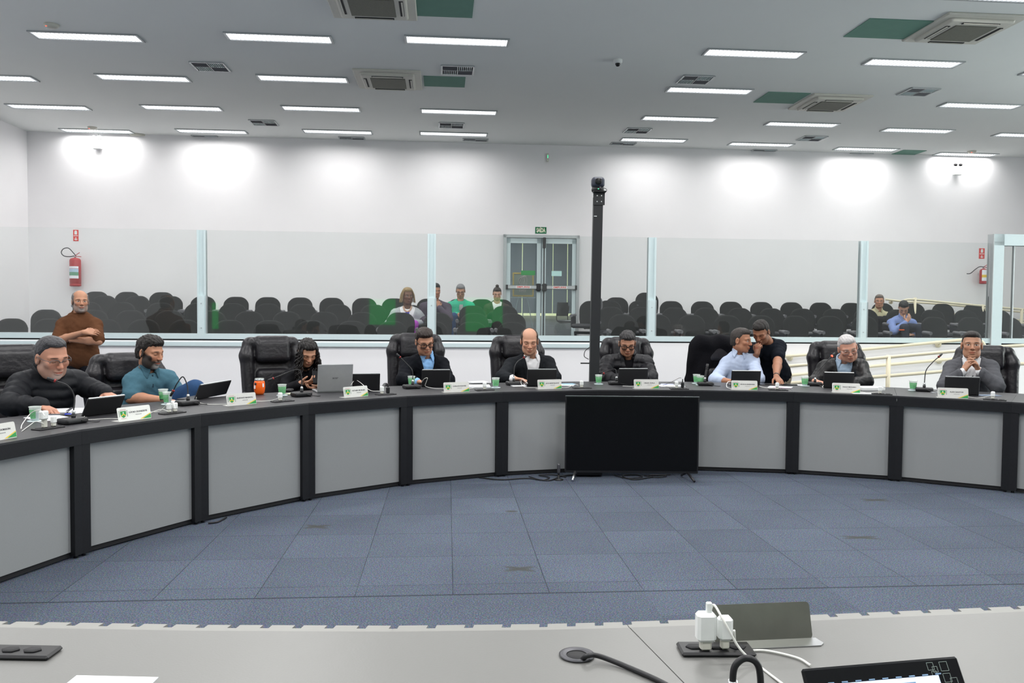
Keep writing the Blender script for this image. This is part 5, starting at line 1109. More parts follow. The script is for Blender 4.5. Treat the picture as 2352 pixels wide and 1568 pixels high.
class Person:
    def __init__(s, label, K, head=(0, 15, 0), hs=1.0, skin=None, bulk=1.0, belly=1.0, fine=1, female=False, face=(1, 1)):
        s.K = {k: A_(v) for k, v in K.items()}; s.K['SR'][2] -= .035*hs; s.K['SL'][2] -= .035*hs; s.K['N'][2] += .012*hs; s.fine = fine; s.bulk = bulk; s.belly = belly; s.female = female
        P = s.K['P']; s.root = empty('person', (float(P[0]), float(P[1]), 0), 0, label=label, cat='person'); s.o = np.array([P[0], P[1], 0.0])
        for k in s.K: s.K[k] = s.K[k]-s.o
        yaw, pitch, roll = [math.radians(a) for a in head]
        f = np.array([math.sin(yaw)*math.cos(pitch), -math.cos(yaw)*math.cos(pitch), -math.sin(pitch)]); r = nrm(np.cross(f, [0, 0, 1])); u = np.cross(r, f)
        r2 = r*math.cos(roll)+u*math.sin(roll); u2 = np.cross(r2, f); s.X, s.Y, s.Z = r2, f, u2; s.hs = hs; s.H = s.K['H']; s.R = np.stack([r2, f, u2]); s.skin = skin; s.face = face
        N_, Pp = s.K['N'], s.K['P']; s.za = nrm(N_-Pp); xa = s.K['SL']-s.K['SR']; xa = xa-s.za*(xa@s.za); s.xa = nrm(xa); s.fr = np.cross(s.xa, s.za); s.TR = np.stack([s.xa, s.fr, s.za])
        s.sw = np.linalg.norm(s.K['SL']-s.K['SR'])
    def hp(s, x, y, z): return s.H+s.hs*(s.X*x+s.Y*y+s.Z*z)
    def headsdf(s):
        h = .0042*s.fine*s.hs; B = .20*s.hs; S = SDF(s.H-[B, B, B*1.1], s.H+[B, B, B], h); q = s.hs; R = s.R; hp = s.hp; fw, jw = s.face
        S.ell(hp(0, -.012, .036), np.array([.074, .094, .082])*q, R, k=.01)
        S.ell(hp(0, .028, -.030), np.array([.060*fw, .062, .086])*q, R, k=.03*q)
        S.cap(hp(-.030*jw, .030, -.088), hp(.030*jw, .030, -.088), .030*q, .030*q, .03*q); S.ell(hp(0, .066, -.098), np.array([.024, .020, .020])*q, R, k=.022*q)
        for e in (-1, 1):
            S.ell(hp(e*.046*jw, .005, -.062), np.array([.020, .034, .028])*q, R, k=.025*q); S.ell(hp(e*.040*fw, .060, -.022), np.array([.022, .020, .018])*q, R, k=.02*q)
            S.cap(hp(e*.010, .082, .018), hp(e*.046, .066, .018), .013*q, .010*q, .014*q)
            S.ell(hp(e*.0315, .092, .000), np.array([.017, .013, .0115])*q, R, k=.010*q, op='s'); S.ell(hp(e*.0315, .0715, .000), np.array([.0155, .0135, .0125])*q, R, k=.003*q)
        S.cap(hp(0, .086, .010), hp(0, .106, -.030), .0085*q, .0125*q, .010*q)
        for e in (-1, 1): S.ell(hp(e*.0115, .098, -.034), np.array([.0085, .010, .008])*q, R, k=.006*q)
        S.ell(hp(0, .086, -.060), np.array([.026, .014, .008])*q, R, k=.008*q); S.ell(hp(0, .084, -.074), np.array([.022, .013, .008])*q, R, k=.008*q); S.cap(hp(-.022, .100, -.0665), hp(.022, .100, -.0665), .0022*q, .0022*q, .004*q, 's')
        for e in (-1, 1):
            S.ell(hp(e*.079, -.008, -.008), np.array([.009, .019, .033])*q, R, k=.006*q); S.ell(hp(e*.087, -.004, -.006), np.array([.006, .009, .018])*q, R, k=.003*q, op='s')
        S.cap(hp(0, -.018, -.060), s.K['N']+s.za*.0, .056*q, .060*q, .02*q)
        return S
    def hand(s, side, S=None):
        """side 'R'/'L': K has W, and hd=(direction, palm normal, curl, spread)"""
        W_ = s.K['W'+side]; d, n, curl = s.hands[side][:3]; d = nrm(np.array(d, float)); n = np.array(n, float); n = nrm(n-d*(n@d)); sd = np.cross(d, n)*(1 if side == 'R' else -1)
        q = s.hands[side][3] if len(s.hands[side]) > 3 else 1.0
        if S is None: S = SDF(W_-[.22, .22, .22], W_+[.22, .22, .22], .0038*s.fine)
        E_ = s.K['E'+side]; S.cap(E_+(W_-E_)*.55, W_, .036*q, .026*q, .01); S.cap(W_, W_+d*.02, .025*q, .024*q, .012)
        base = [(.030, .088, .074), (.010, .094, .082), (-.011, .090, .075), (-.030, .080, .060)]
        for i, (o, l, fl) in enumerate(base):
            k0 = W_+(d*l+sd*o)*q; S.cap(W_+(d*.02+sd*o*.5)*q, k0, .0145*q, .0115*q, .012); c = curl[i] if isinstance(curl, (list, tuple)) else curl
            a = 0; p = k0
            for j, (fr, r0, r1) in enumerate(((.44, .0092, .0084), (.31, .0083, .0076), (.25, .0076, .0064))):
                a += c*(.8, 1.0, .7)[j]; dd = d*math.cos(a)+n*math.sin(a)+sd*o*.9; dd = nrm(dd); p2 = p+dd*fl*fr*q; S.cap(p, p2, r0*q, r1*q, .003); p = p2
        t0 = W_+(d*.022+sd*.020+n*.004)*q; t1 = t0+nrm(d*.62+sd*.70+n*.30)*.042*q; t2 = t1+nrm(d*.85+sd*.32+n*.40)*.030*q; t3 = t2+nrm(d*.9+sd*.1+n*.45)*.024*q
        S.cap(t0, t1, .0145*q, .0115*q, .010); S.cap(t1, t2, .0105*q, .0095*q, .003); S.cap(t2, t3, .0095*q, .0078*q, .002); return S
    def torso(s, S, g=0, k=.05, arms='RL', fore=True, rib=None, sleeve_end=None):
        K = s.K; N_, P_ = K['N'], K['P']; za, xa, fr = s.za, s.xa, s.fr; b = s.bulk; H_ = np.linalg.norm(N_-P_); sw = s.sw
        S.ell(N_-za*.17+fr*.0, [sw*.47+g, .118*b+g, .20+g], s.TR, k); S.ell(N_-za*(.17+.20)+fr*.02*(s.belly-.6), [.155*b+g, .125*b*s.belly+g, .19+g], s.TR, k)
        S.ell(P_+za*.04, [.175*b+g, .14*b+g, .15+g], s.TR, k)
        if s.female:
            for e in (-1, 1): S.ell(N_-za*.21+xa*e*.075+fr*.085, [.062+g, .055+g, .060+g], s.TR, .04)
        S.cap(K['SR'], K['SL'], .050*b+g, .050*b+g, k); S.cap(N_-za*.022, K['SR'], .046+g, .048*b+g, k*.7); S.cap(N_-za*.022, K['SL'], .046+g, .048*b+g, k*.7)
        for a in arms:
            up = sleeve_end[a] if sleeve_end and a in sleeve_end else 1.0; E_ = K['S'+a]+(K['E'+a]-K['S'+a])*up
            S.cap(K['S'+a], E_, .053*b+g, (.045 if up == 1 else .051)*b+g, .03, rib=rib)
            if up == 1 and fore: S.cap(K['E'+a], K['E'+a]+(K['W'+a]-K['E'+a])*fore_len(fore), .047*b+g, .032+g, .02, rib=rib)
        return S
    def legs(s, S, g=0):
        K = s.K
        for a in 'RL':
            S.cap(K['P']+s.xa*(.09 if a == 'L' else -.09), K['K'+a], .085+g, .062+g, .05); S.cap(K['K'+a], K['A'+a], .058+g, .042+g, .03)
        return S
    def bbox(s, keys, m):
        P = np.stack([s.K[k] for k in keys]); return P.min(0)-m, P.max(0)+m
    def body(s, bare_arms=False):
        S = s.headsdf(); parts = [S.mesh()]; attr = lambda V: (V-s.H)@s.R.T/s.hs
        lo, hi = s.bbox(['N', 'P', 'SR', 'SL', 'ER', 'EL', 'WR', 'WL', 'KR', 'KL', 'AR', 'AL'], .14); T = SDF(lo, hi, .013 if s.fine <= 1 else .018)
        s.torso(T, -.014, fore=.98); s.legs(T, -.012); T.cap(s.K['N']-s.za*.02, s.hp(0, -.02, -.09), .05, .05, .03); parts.append(T.mesh())
        if bare_arms:
            for a in 'RL':
                P = np.stack([s.K['S'+a], s.K['E'+a], s.K['W'+a]]); F_ = SDF(P.min(0)-.09, P.max(0)+.09, .008); b = s.bulk
                F_.cap(s.K['S'+a], s.K['E'+a], .052*b, .041*b, .01); F_.cap(s.K['E'+a], s.K['E'+a]+(s.K['W'+a]-s.K['E'+a])*.35, .043*b, .043*b, .02); F_.cap(s.K['E'+a]+(s.K['W'+a]-s.K['E'+a])*.35, s.K['W'+a], .043*b, .027, .02); parts.append(F_.mesh())
        for a in 'RL':
            if a in s.hands: parts.append(s.hand(a).mesh())
        return fastmesh('body', parts, s.skin, s.root, attr)
    def garment(s, name, m, g=.012, h=.010, arms='RL', fore=True, rib=None, sleeve_end=None, cut=None, wr=.004, lo_cut=None, seed=0, keys=None, k=.05, hem=None):
        lo, hi = s.bbox(['N', 'P', 'SR', 'SL', 'ER', 'EL', 'WR', 'WL'], .19); S = SDF(lo, hi, h*(1 if s.fine <= 1 else 1.4)); s.torso(S, g, k, arms, fore, rib, sleeve_end)
        G = S.grid(); tz = (G[0]-s.K['N'][0])*s.za[0]+(G[1]-s.K['N'][1])*s.za[1]+(G[2]-s.K['N'][2])*s.za[2]
        tx = (G[0]-s.K['N'][0])*s.xa[0]+(G[1]-s.K['N'][1])*s.xa[1]+(G[2]-s.K['N'][2])*s.xa[2]; ty = (G[0]-s.K['N'][0])*s.fr[0]+(G[1]-s.K['N'][1])*s.fr[1]+(G[2]-s.K['N'][2])*s.fr[2]
        if wr: S.d = S.d-(wr*.75*(np.sin(G[0]*70+G[2]*38+np.sin(G[2]*31+seed)*1.9+seed)*np.sin(G[2]*66-G[0]*40+G[1]*52+np.sin(G[0]*33)*1.6))).astype(np.float32)
        if rib: S.d = np.where(S.d < .03, S.d-(rib[0]*(np.abs(np.sin(PI*tz/rib[1]+.25*np.sin(tx*14)))-.5)*(np.abs(tx) < s.sw*.42)).astype(np.float32), S.d)
        # neck opening
        c = s.K['N']; S.cap(c+s.za*.015+s.fr*.01, c+s.za*.14+s.fr*.03, .058*s.hs, .085*s.hs, .006, 's')
        S.d = np.maximum(S.d, (tz-.075).astype(np.float32))
        if hem is not None: S.d = np.maximum(S.d, (-(tz+hem)).astype(np.float32))
        if cut: S.d = cut(S, tx, ty, tz)
        V, F = S.mesh(); return fastmesh(name, [(V, F)], m, s.root)
    def vopen(s, zb, wtop, lap=.006):
        """jacket open in a V from depth zb up to the collar, with raised lapels"""
        def f(S, tx, ty, tz):
            t = np.clip((tz+zb)/(zb-.01), 0, 1.3); w_ = wtop*t; inside = np.where((tz > -zb), np.abs(tx)-w_, .03); d = S.d
            lapel = ((np.abs(tx) < w_+.042) & (tz > -zb) & (ty > 0)) ; d = d-np.where(lapel, lap, 0).astype(np.float32)
            vol = np.maximum(inside, -(ty-.0)); return np.maximum(d, -vol).astype(np.float32)
        return f
    def collar(s, m, r=.064, th=.011, gap=38, name='collar', hgt=.02, fold=True, tilt=.35):
        c = s.K['N']+s.za*.035; S = SDF(c-.14, c+.14, .005); q = s.hs
        P = []
        for k in range(25):
            a = math.radians(gap+(360-2*gap)*k/24); P.append(c+s.fr*math.cos(a)*r*1.05*q+s.xa*math.sin(a)*r*q+s.za*(-tilt*math.cos(a)*.05+hgt*.3)+s.fr*.012)
        for a, b in zip(P[:-1], P[1:]): S.cap(a, b, th, th, .004); S.cap(a+s.za*hgt, b+s.za*hgt, th*.7, th*.7, .004)
        if fold:
            for e, i_ in ((1, 0), (-1, -1)):
                p = P[i_]; q1 = P[4 if e > 0 else -5]; t_ = p-s.za*.048+s.fr*.026+s.xa*e*.020
                for f_ in (0, .25, .5, .75, 1): S.cap(p+(q1-p)*f_+s.za*.012, t_+(q1-p)*f_*.55+s.za*.012*f_, th*.75, th*.5, .008)
        V, F = S.mesh(); return fastmesh(name, [(V, F)], m, s.root)
    def hair(s, m, kind='short', t=.010, line=.062, side=-.045, top=0, h=None, ns=.002, name='hair'):
        q = s.hs; h = h or .0048*s.fine*q; B = .22*q; S = SDF(s.H-[B, B, B*1.3], s.H+[B, B, B], h); R = s.R; hp = s.hp
        S.ell(hp(0, -.014, .036), (np.array([.074, .094, .082])+t*.7)*q, R, k=.01); S.ell(hp(0, -.045, -.03), (np.array([.060, .055, .06])+t*.7)*q, R, k=.03)
        if top: S.ell(hp(0, .015, .085), (np.array([.058, .068, .035])+top*.6)*q, R, k=.02)
        G = S.grid(); P = [G[0]-s.H[0], G[1]-s.H[1], G[2]-s.H[2]]; x, y, z = [(P[0]*R[i][0]+P[1]*R[i][1]+P[2]*R[i][2])/q for i in range(3)]
        d = S.d-(ns*(np.sin(x*260+np.sin(z*90)*2)*.6+np.sin(y*210+z*70)*.5+np.sin(x*90+y*130)*.6)*q).astype(np.float32)
        # remove the face: hairline plane sloping from forehead to ears, nape limit
        ax = np.abs(x); zl = np.where(y > .02, line-.010*0-ax*.12-np.maximum(0, .055-y)*.35*0, 0)
        facecut = np.maximum(.002+(.020 if kind == 'bald' else 0)+.66*np.clip(z, 0, .07)*(.35 if kind == 'bald' else 1)-y, z-(line-.30*np.maximum(0, ax-.03)))   # inside (neg) where y>.022 and below the hairline
        d = np.maximum(d+(.006*q*np.clip(1-facecut/.024, 0, 1)).astype(np.float32), (-facecut*q)).astype(np.float32)
        low = (side-z)+np.clip((y+.02)*-.9, -.06, .0)*0; nape = np.where(y < -.01, (-.062-z), (side-z)); d = np.maximum(d, (nape*q).astype(np.float32))
        if kind == 'bald':  # fringe only
            crown = z-(.074-y*.50); d = np.maximum(d, (crown*q).astype(np.float32)); d = np.maximum(d, ((y-.035)*q).astype(np.float32))
        S.d = d; parts = [S.mesh()]; return fastmesh(name, parts, m, s.root)
    def strands(s, m, pts, r, n=6, name='hair', parent=None):
        b = MB()
        for P, rr in zip(pts, r): b.tube([Vector(p) for p in P], rr, n)
        return b.build(name, m, parent or s.root)
    def glasses(s, m, rx=.026, rz=.019, th=.0018, half=False, lens=True):
        b = MB().use(m); q = s.hs; V = lambda x, y, z: Vector(s.hp(x, y, z))
        for e in (-1, 1):
            pts = []
            for k in range(20):
                a = 2*PI*k/20; cx = math.copysign(abs(math.cos(a))**.7, math.cos(a))*rx; cz = math.copysign(abs(math.sin(a))**.7, math.sin(a))*rz
                if half and cz < -.004: continue
                pts.append(V(e*.034+cx, .101-abs(e*.034+cx)*.10, -.004+cz))
            if half:
                pts = sorted(pts, key=lambda p: (p-V(0, 0, 0)).dot(Vector(s.X)))
            b.tube(pts, th*q, 6, closed=not half)
            b.tube([V(e*(.034+rx), .097, .006), V(e*.078, .060, .008), V(e*.083, .0, .010), V(e*.081, -.02, -.004)], th*q, 6)
        b.tube([V(-.010, .103, .0), V(0, .108, .003), V(.010, .103, .0)], th*q, 6); o = b.build('glasses', None, s.root)
        if lens:
            l = MB()
            for e in (-1, 1): l.poly([V(e*.034+math.cos(2*PI*k/16)*rx*.93*e, .1005-abs(e*.034+math.cos(2*PI*k/16)*rx*.93*e)*.1, -.004+math.sin(2*PI*k/16)*rz*.93) for k in range(16)], .0008, Vector(s.Y))
            l.build('lenses', M['lens'], o)
        return o
    def trousers(s, m, g=.010, top=None):
        lo, hi = s.bbox(['P', 'KR', 'KL', 'AR', 'AL'], .17); S = SDF(lo, hi, .014); s.legs(S, g); S.ell(s.K['P']+s.za*.03, [.178*s.bulk+g, .145*s.bulk+g, .14], s.TR, .05)
        if top is not None:
            G = S.grid(); S.d = np.maximum(S.d, (G[2]-top+0*G[0]+0*G[1]).astype(np.float32))
        V, F = S.mesh(); o = fastmesh('trousers', [(V, F)], m, s.root)
        sh = M['glossblk']
        for a in 'RL':
            A0 = s.K['A'+a]; f = np.array([s.fr[0], s.fr[1], 0]); f = nrm(f); lo = A0-[.2, .2, .12]; S = SDF(lo, A0+[.2, .2, .12], .010); c = np.array([A0[0], A0[1], A0[2]-.035])
            S.cap(c, c+f*.14+[0, 0, -.01], .042, .036, .02); S.cap(A0, c, .045, .045, .02); V, F = S.mesh(); fastmesh('shoe', [(V, F)], s.shoe if hasattr(s, 'shoe') else sh, s.root)
        return o
def fore_len(f): return 1.0 if f is True else float(f)

def seated(r, H, N, SR, SL, ER, EL, WR, WL, dr=None, hip=None, zseat=.58, legf=.44, facing=None, dz=0):
    """key points from photo pixels, each on its own distance ring behind the desk"""
    d = dict(H=-.05, N=.02, SR=.0, SL=.0, ER=-.20, EL=-.20, WR=-.38, WL=-.38); d.update(dr or {})
    K = {k: atr(p[0], p[1], r+d[k]) for k, p in dict(H=H, N=N, SR=SR, SL=SL, ER=ER, EL=EL, WR=WR, WL=WL).items()}
    for k in ('ER', 'EL', 'WR', 'WL'):
        rr = (Vector((K[k].x, K[k].y, 0))-CC).length
        if rr < RB+.03: K[k].z = max(K[k].z, ZT+(.052 if k[0] == 'E' else .036))
    N_ = K['N']; inw = inward(N_); out = -inw
    if facing is not None: a = math.radians(facing); inw = Vector((math.sin(a), -math.cos(a), 0)); out = -inw
    sidev = (K['SL']-K['SR']); sidev.z = 0; sidev.normalize()
    P = Vector((N_.x, N_.y, 0))+out*(hip if hip is not None else .10); P.z = zseat; K['P'] = P
    for a, e in (('R', -1), ('L', 1)):
        K['K'+a] = P+inw*legf+sidev*e*.14+Vector((0, 0, -.04)); K['A'+a] = P+inw*(legf+.02)+sidev*e*.14; K['A'+a].z = .09
    return K
def finish(p, trousers_m, **k):
    return p.trousers(trousers_m, **k)
jeans = cloth('blue_denim', (.03, .07, .16)); blackp = cloth('black_trousers', (.012, .012, .015)); darksuit = cloth('charcoal_suit', (.014, .016, .019), bump=.12, bscale=80)

# --- man in quilted jacket, far left
K = seated(5.62, (119, 820), (108, 866), (50, 868), (172, 862), (22, 930), (214, 896), (93, 931), (242, 902), dr=dict(H=-.12, N=.0, ER=-.16, EL=-.10, WR=-.32, WL=-.30))
p = Person('heavy man in black quilted jacket and glasses writing at the far left', K, (58, 15, -3), 1.20, skin_material('light_ruddy', (.42, .21, .145), beard=(.26, .22, .20), beard_amt=.40, stubble=(.5, .45, .42), eyes='shut'), 1.12, 1.15, face=(1.12, 1.18))
p.hands = {'R': ((.85, -.35, -.25), (0, -.15, -1), .42, 1.15), 'L': ((.7, -.6, -.2), (0, 0, -1), .4, 1.1)}
p.body(); puff = cloth('black_quilted_nylon', (.008, .009, .012), rough=.6, bump=.15, bscale=50, spec=.22)
p.garment('quilted_jacket', puff, .022, .009, rib=(.012, .070), wr=.002, seed=1); p.collar(puff, .075, .018, 25, 'jacket_collar', .035, False, .6); p.hair(hair_material('slick_dark', (.035, .035, .04), 60, .3), t=.007, line=.082, side=-.02, top=.004, ns=.001); p.glasses(M['darkmetal'], .027, .017, half=True); p.trousers(blackp)
# --- bearded man in teal polo
K = seated(5.82, (345, 808), (338, 854), (305, 866), (384, 860), (302, 914), (410, 905), (372, 918), (440, 915), dr=dict(H=-.06, N=.0, ER=-.08, EL=-.06, WR=-.30, WL=-.20), facing=52, hip=.14)
K['KL'] = atr(448, 894, 5.62); K['KR'] = atr(440, 918, 5.42); K['KR'].z = .60; K['AL'] = K['KL']+Vector((-.1, -.1, -.42)); K['AR'] = K['KR']+Vector((.02, .05, -.5))
p = Person('bearded man in a teal polo shirt leaning back with one knee raised', K, (72, 12, 0), 1.08, skin_material('tan_bearded', (.40, .20, .125), beard=(.035, .028, .025), beard_amt=1.5, stubble=(.30, .29, .28), eyes='shut'), 1.05, 1.0)
p.hands = {'R': ((.9, -.2, -.1), (0, 0, -1), .4), 'L': ((.6, -.5, -.3), (0, 0, -1), .5)}; p.body(True)
teal = cloth('teal_pique', (.066, .150, .200)); p.garment('polo_shirt', teal, .016, sleeve_end={'R': .82, 'L': .82}, seed=2); p.collar(cloth('teal_collar', (.050, .115, .155)), .062, .009, 22); p.hair(hair_material('near_black_wavy', (.014, .011, .010), 70), t=.013, line=.060, side=-.03, top=.014, ns=.004); p.trousers(jeans, .016)
pk = MB().use(cloth('dark_placket', (.02, .04, .06))); c_ = lambda x, z, y: Vector(p.K['N']+p.za*z+p.xa*x+p.fr*y)
pk.poly([c_(-.006, .0, .088), c_(-.003, -.09, .134), c_(.003, -.09, .134), c_(.006, .0, .088)], .005, Vector(p.fr)); pk.build('placket', None, p.root)
# --- woman with curly hair
K = seated(5.88, (706, 809), (696, 846), (662, 857), (724, 853), (650, 898), (742, 892), (692, 880), (736, 886), dr=dict(H=-.14, ER=-.10, EL=-.22, WR=-.28, WL=-.36), hip=.22)
p = Person('young woman with long dark curly hair in a black top, looking at her phone', K, (30, 30, 0), 1.02, skin_material('olive_young', (.44, .235, .155), lips=(.36, .11, .10), eyes='shut', browz=.019), .88, .85, female=True, face=(.95, .88))
p.hands = {'R': ((.92, -.25, .12), (-.1, .35, .9), .55, .95), 'L': ((-.6, -.35, -.15), (0, 0, 1), .6, .92)}; p.body(); blk = cloth('black_knit', (.010, .010, .012)); p.garment('top', blk, .010, seed=3); p.collar(blk, .056, .008, 5, 'turtleneck', .02, False, 0)
hm = hair_material('black_curly', (.012, .010, .010), 90, .42); p.hair(hm, t=.015, line=.066, side=-.06, top=.004, ns=.004)
st = []; rr = []
for k in range(170):
    a = random.uniform(-2.75, 2.75); x0 = .078*math.sin(a); y0 = -.078*math.cos(a)*1.05-.01; 
    if y0 > .045: continue
    L_ = random.uniform(.14, .24); ph_ = random.uniform(0, 6); fr_ = random.uniform(55, 80); out = random.uniform(.6, 1.35); z0 = random.uniform(-.02, .075); pts = []
    for j in range(15):
        t = j/14; w_ = .010*min(1, t*3); X_ = x0*(1+out*.42*t); Y_ = y0*(1+out*.34*t)+.03*t
        base_ = p.hp(X_, Y_, z0); dn_ = -np.array([0, 0, 1.0])*L_*t*1.05; pts.append(base_+dn_+p.X*w_*math.sin(fr_*t*L_*1.6+ph_)+p.Y*w_*math.cos(fr_*t*L_*1.6+ph_))
    st.append(pts); rr.append([.0085*(1-.45*j/14) for j in range(15)])
p.strands(hm, st, rr, 5, 'curls'); p.trousers(blackp)
q_ = atr(727, 866, 5.50); ph = MB().box((0, 0, 0), (.072, .009, .15), bev=.003).build('smartphone', M['glossblk']); ph.location = q_; ph.rotation_euler = (-.75, .15, .5); tag(ph, 'black smartphone held in both hands by the woman', 'smartphone')
# --- man in glasses, blue shirt, black blazer
K = seated(5.78, (975, 783), (977, 822), (936, 829), (1014, 828), (925, 872), (1030, 873), (958, 876), (1008, 880), dr=dict(H=-.10))
p = Person('man in black-rimmed glasses, blue shirt and black blazer, looking down at a tablet', K, (24, 22, -6), 1.08, skin_material('tan_smooth', (.42, .215, .14), eyes='shut'), 1.0, 1.0, face=(1, 1.02))
p.hands = {'R': ((.85, -.3, -.1), (0, -.2, -1), .35), 'L': ((-.6, -.5, -.1), (0, -.2, -1), .4)}; p.body()
bs = cloth('sky_blue_shirt', (.24, .45, .76), bump=.15); p.garment('shirt', bs, .006, .009, seed=4, fore=.97); p.collar(bs, .060, .008, 26); bz = cloth('black_blazer', (.006, .007, .010), bump=.12, bscale=80)
p.garment('blazer', bz, .020, .009, seed=5, fore=.80, cut=p.vopen(.30, .070), wr=.003); p.hair(hair_material('dark_brown', (.022, .013, .010), 70, .4), t=.012, line=.066, side=-.02, top=.018, ns=.002); p.glasses(M['glossblk'], .026, .019, .0030); p.trousers(blackp)
b_ = MB().use(M['yellow']).box(Vector(p.K['N']-p.za*.09+p.xa*.10+p.fr*.135), (.014, .004, .018)); b_.build('lapel_pin', None, p.root)
# --- balding man, white shirt, dark suit
K = seated(5.75, (1216, 783), (1219, 822), (1175, 830), (1258, 826), (1153, 866), (1274, 866), (1178, 869), (1250, 876), dr=dict(H=-.10, WR=-.40))
p = Person('balding man in a white shirt and dark suit reaching towards his tablet', K, (2, 16, 0), 1.10, skin_material('fair', (.50, .27, .185), eyes='shut', brow=(.10, .06, .04)), 1.02, 1.0, face=(1.0, .98))
p.hands = {'R': ((.95, -.25, -.05), (0, -.15, -1), .30, 1.05), 'L': ((-.6, -.5, -.1), (0, -.2, -1), .4)}; p.body()
ws = cloth('white_shirt', (.80, .80, .82), bump=.15, noise=.03); p.garment('shirt', ws, .006, .009, seed=6, fore=.97); p.collar(ws, .060, .008, 32); p.garment('suit_jacket', darksuit, .020, .009, seed=7, fore=.78, cut=p.vopen(.34, .080), wr=.003)
p.hair(hair_material('short_brown_grey', (.045, .028, .02), 90), 'bald', t=.013, line=.20, side=-.03, ns=.001); p.trousers(blackp)
# --- man in black puffer jacket and dark glasses
K = seated(5.76, (1441, 788), (1440, 827), (1398, 825), (1482, 825), (1385, 868), (1496, 868), (1415, 871), (1462, 876), dr=dict(H=-.10))
p = Person('man with dark-framed glasses in a black puffer jacket, looking down', K, (-4, 22, 0), 1.08, skin_material('medium_tan', (.40, .20, .13), eyes='shut'), 1.08, 1.05)
p.hands = {'R': ((.85, -.3, -.1), (0, -.2, -1), .4), 'L': ((-.7, -.5, -.1), (0, -.2, -1), .4)}; p.body(); pf = cloth('black_puffer_nylon', (.011, .011, .014), rough=.5, bump=.2, bscale=40, spec=.3)
p.garment('inner_top', blk, .008, .010, seed=8); p.garment('puffer_jacket', pf, .026, .009, rib=(.016, .085), wr=.004, seed=9, cut=p.vopen(.26, .042, .010)); p.collar(pf, .074, .018, 40, 'jacket_collar', .04, False, .3); p.hair(hair_material('salt_pepper', (.045, .043, .045), 130), t=.010, line=.062, side=-.02, top=.012, ns=.004); p.glasses(M['glossblk'], .027, .018, .0030); p.trousers(blackp)
z_ = MB().use(M['metal']).box(Vector(p.K['N']-p.za*.045+p.fr*.10), (.006, .006, .030)); z_.build('zip_pull', None, p.root)
# --- man in pale blue shirt, in profile
K = seated(5.72, (1702, 781), (1696, 816), (1670, 828), (1728, 822), (1642, 872), (1742, 870), (1676, 876), (1730, 878), dr=dict(H=-.02, SR=.02, SL=.02, ER=-.16, EL=-.20), facing=30)
p = Person('man in a pale blue shirt seen in profile, talking to the standing man', K, (54, 6, 0), 1.06, skin_material('brown_tan', (.35, .165, .10), eyes='open'), 1.02, 1.05)
p.hands = {'R': ((.85, -.3, -.05), (0, -.2, -1), .4), 'L': ((-.3, -.7, -.1), (0, -.2, -1), .4)}; p.body(True); pb_ = cloth('pale_blue_shirt', (.42, .49, .64), bump=.3, bscale=20, noise=.04)
p.garment('shirt', pb_, .018, .009, seed=10, fore=.50, wr=.003); p.collar(pb_, .063, .009, 30); p.hair(hair_material('dark_grey_temples', (.040, .033, .030), 120), t=.007, line=.066, side=-.03, top=.006, ns=.001); p.trousers(blackp)
# --- white-haired man in leather jacket
K = seated(5.72, (1947, 799), (1938, 835), (1897, 836), (1975, 834), (1872, 878), (1989, 876), (1869, 876), (1950, 884), dr=dict(H=-.10, ER=-.12, WR=-.42))
p = Person('white-haired man in glasses and a dark leather jacket, head tilted down', K, (-8, 18, -12), 1.12, skin_material('pink_fair', (.50, .26, .19), eyes='shut', brow=(.35, .30, .27)), 1.08, 1.12, face=(1.06, 1.08))
p.hands = {'R': ((.25, -.95, -.05), (0, -.15, -1), .35, 1.05), 'L': ((-.7, -.5, -.1), (0, -.2, -1), .4)}; p.body(); lt = cloth('black_leather_jacket', (.010, .010, .011), rough=.42, bump=.4, bscale=18, spec=.35)
gb = cloth('grey_blue_polo', (.32, .42, .54)); p.garment('polo_shirt', gb, .006, .009, seed=11, fore=.9); p.collar(gb, .062, .009, 30); p.garment('leather_jacket', lt, .022, .009, seed=12, fore=.92, cut=p.vopen(.36, .075, .006), wr=.003)
p.hair(hair_material('white_short', (.52, .50, .50), 130), t=.007, line=.062, side=-.02, top=.006, ns=.002); p.glasses(M['metal'], .025, .016, .0012); p.trousers(jeans)
# --- man in grey suit, hands clasped
K = seated(5.70, (2232, 792), (2231, 829), (2188, 836), (2274, 836), (2170, 886), (2290, 887), (2212, 853), (2248, 851), dr=dict(H=-.04, ER=-.22, EL=-.22, WR=-.24, WL=-.24))
p = Person('man in a grey suit and striped tie with hands clasped under his chin', K, (-26, -2, 0), 1.10, skin_material('medium_olive', (.38, .20, .13), eyes='open'), 1.04, 1.0, face=(1.0, 1.02))
p.hands = {'R': ((.45, -.18, .88), (.75, .2, -.25), [.5, .35, .7, .8], 1.0), 'L': ((-.45, -.18, .88), (-.75, .2, -.25), [.35, .55, .7, .8], 1.0)}; p.body()
p.garment('shirt', ws, .006, .009, seed=13, fore=.98); p.collar(ws, .060, .008, 26); gs = cloth('mid_grey_suit', (.085, .087, .097), bump=.15, bscale=90); p.garment('suit_jacket', gs, .020, .009, seed=14, fore=.80, cut=p.vopen(.34, .075), wr=.003)
tie = MB(); stn = [mat('tie_navy', (.012, .015, .03), .5), mat('tie_silver', (.45, .47, .52), .5)]
for k in range(12):
    z0, z1 = -.03-.024*k, -.03-.024*(k+1); w0, w1 = .014+.0017*k, .014+.0017*(k+1); y_ = .062+.075*min(1, (k+1)/7); y0 = .062+.075*min(1, k/7); c = lambda x, z, y: Vector(p.K['N']+p.za*z+p.xa*x+p.fr*(y+.012))
    tie.use(stn[0] if k % 3 else stn[1]); tie.poly([c(-w0, z0, y0), c(-w1, z1-.006, y_), c(w1, z1+.006, y_), c(w0, z0+.012, y0)], .004, Vector(p.fr))
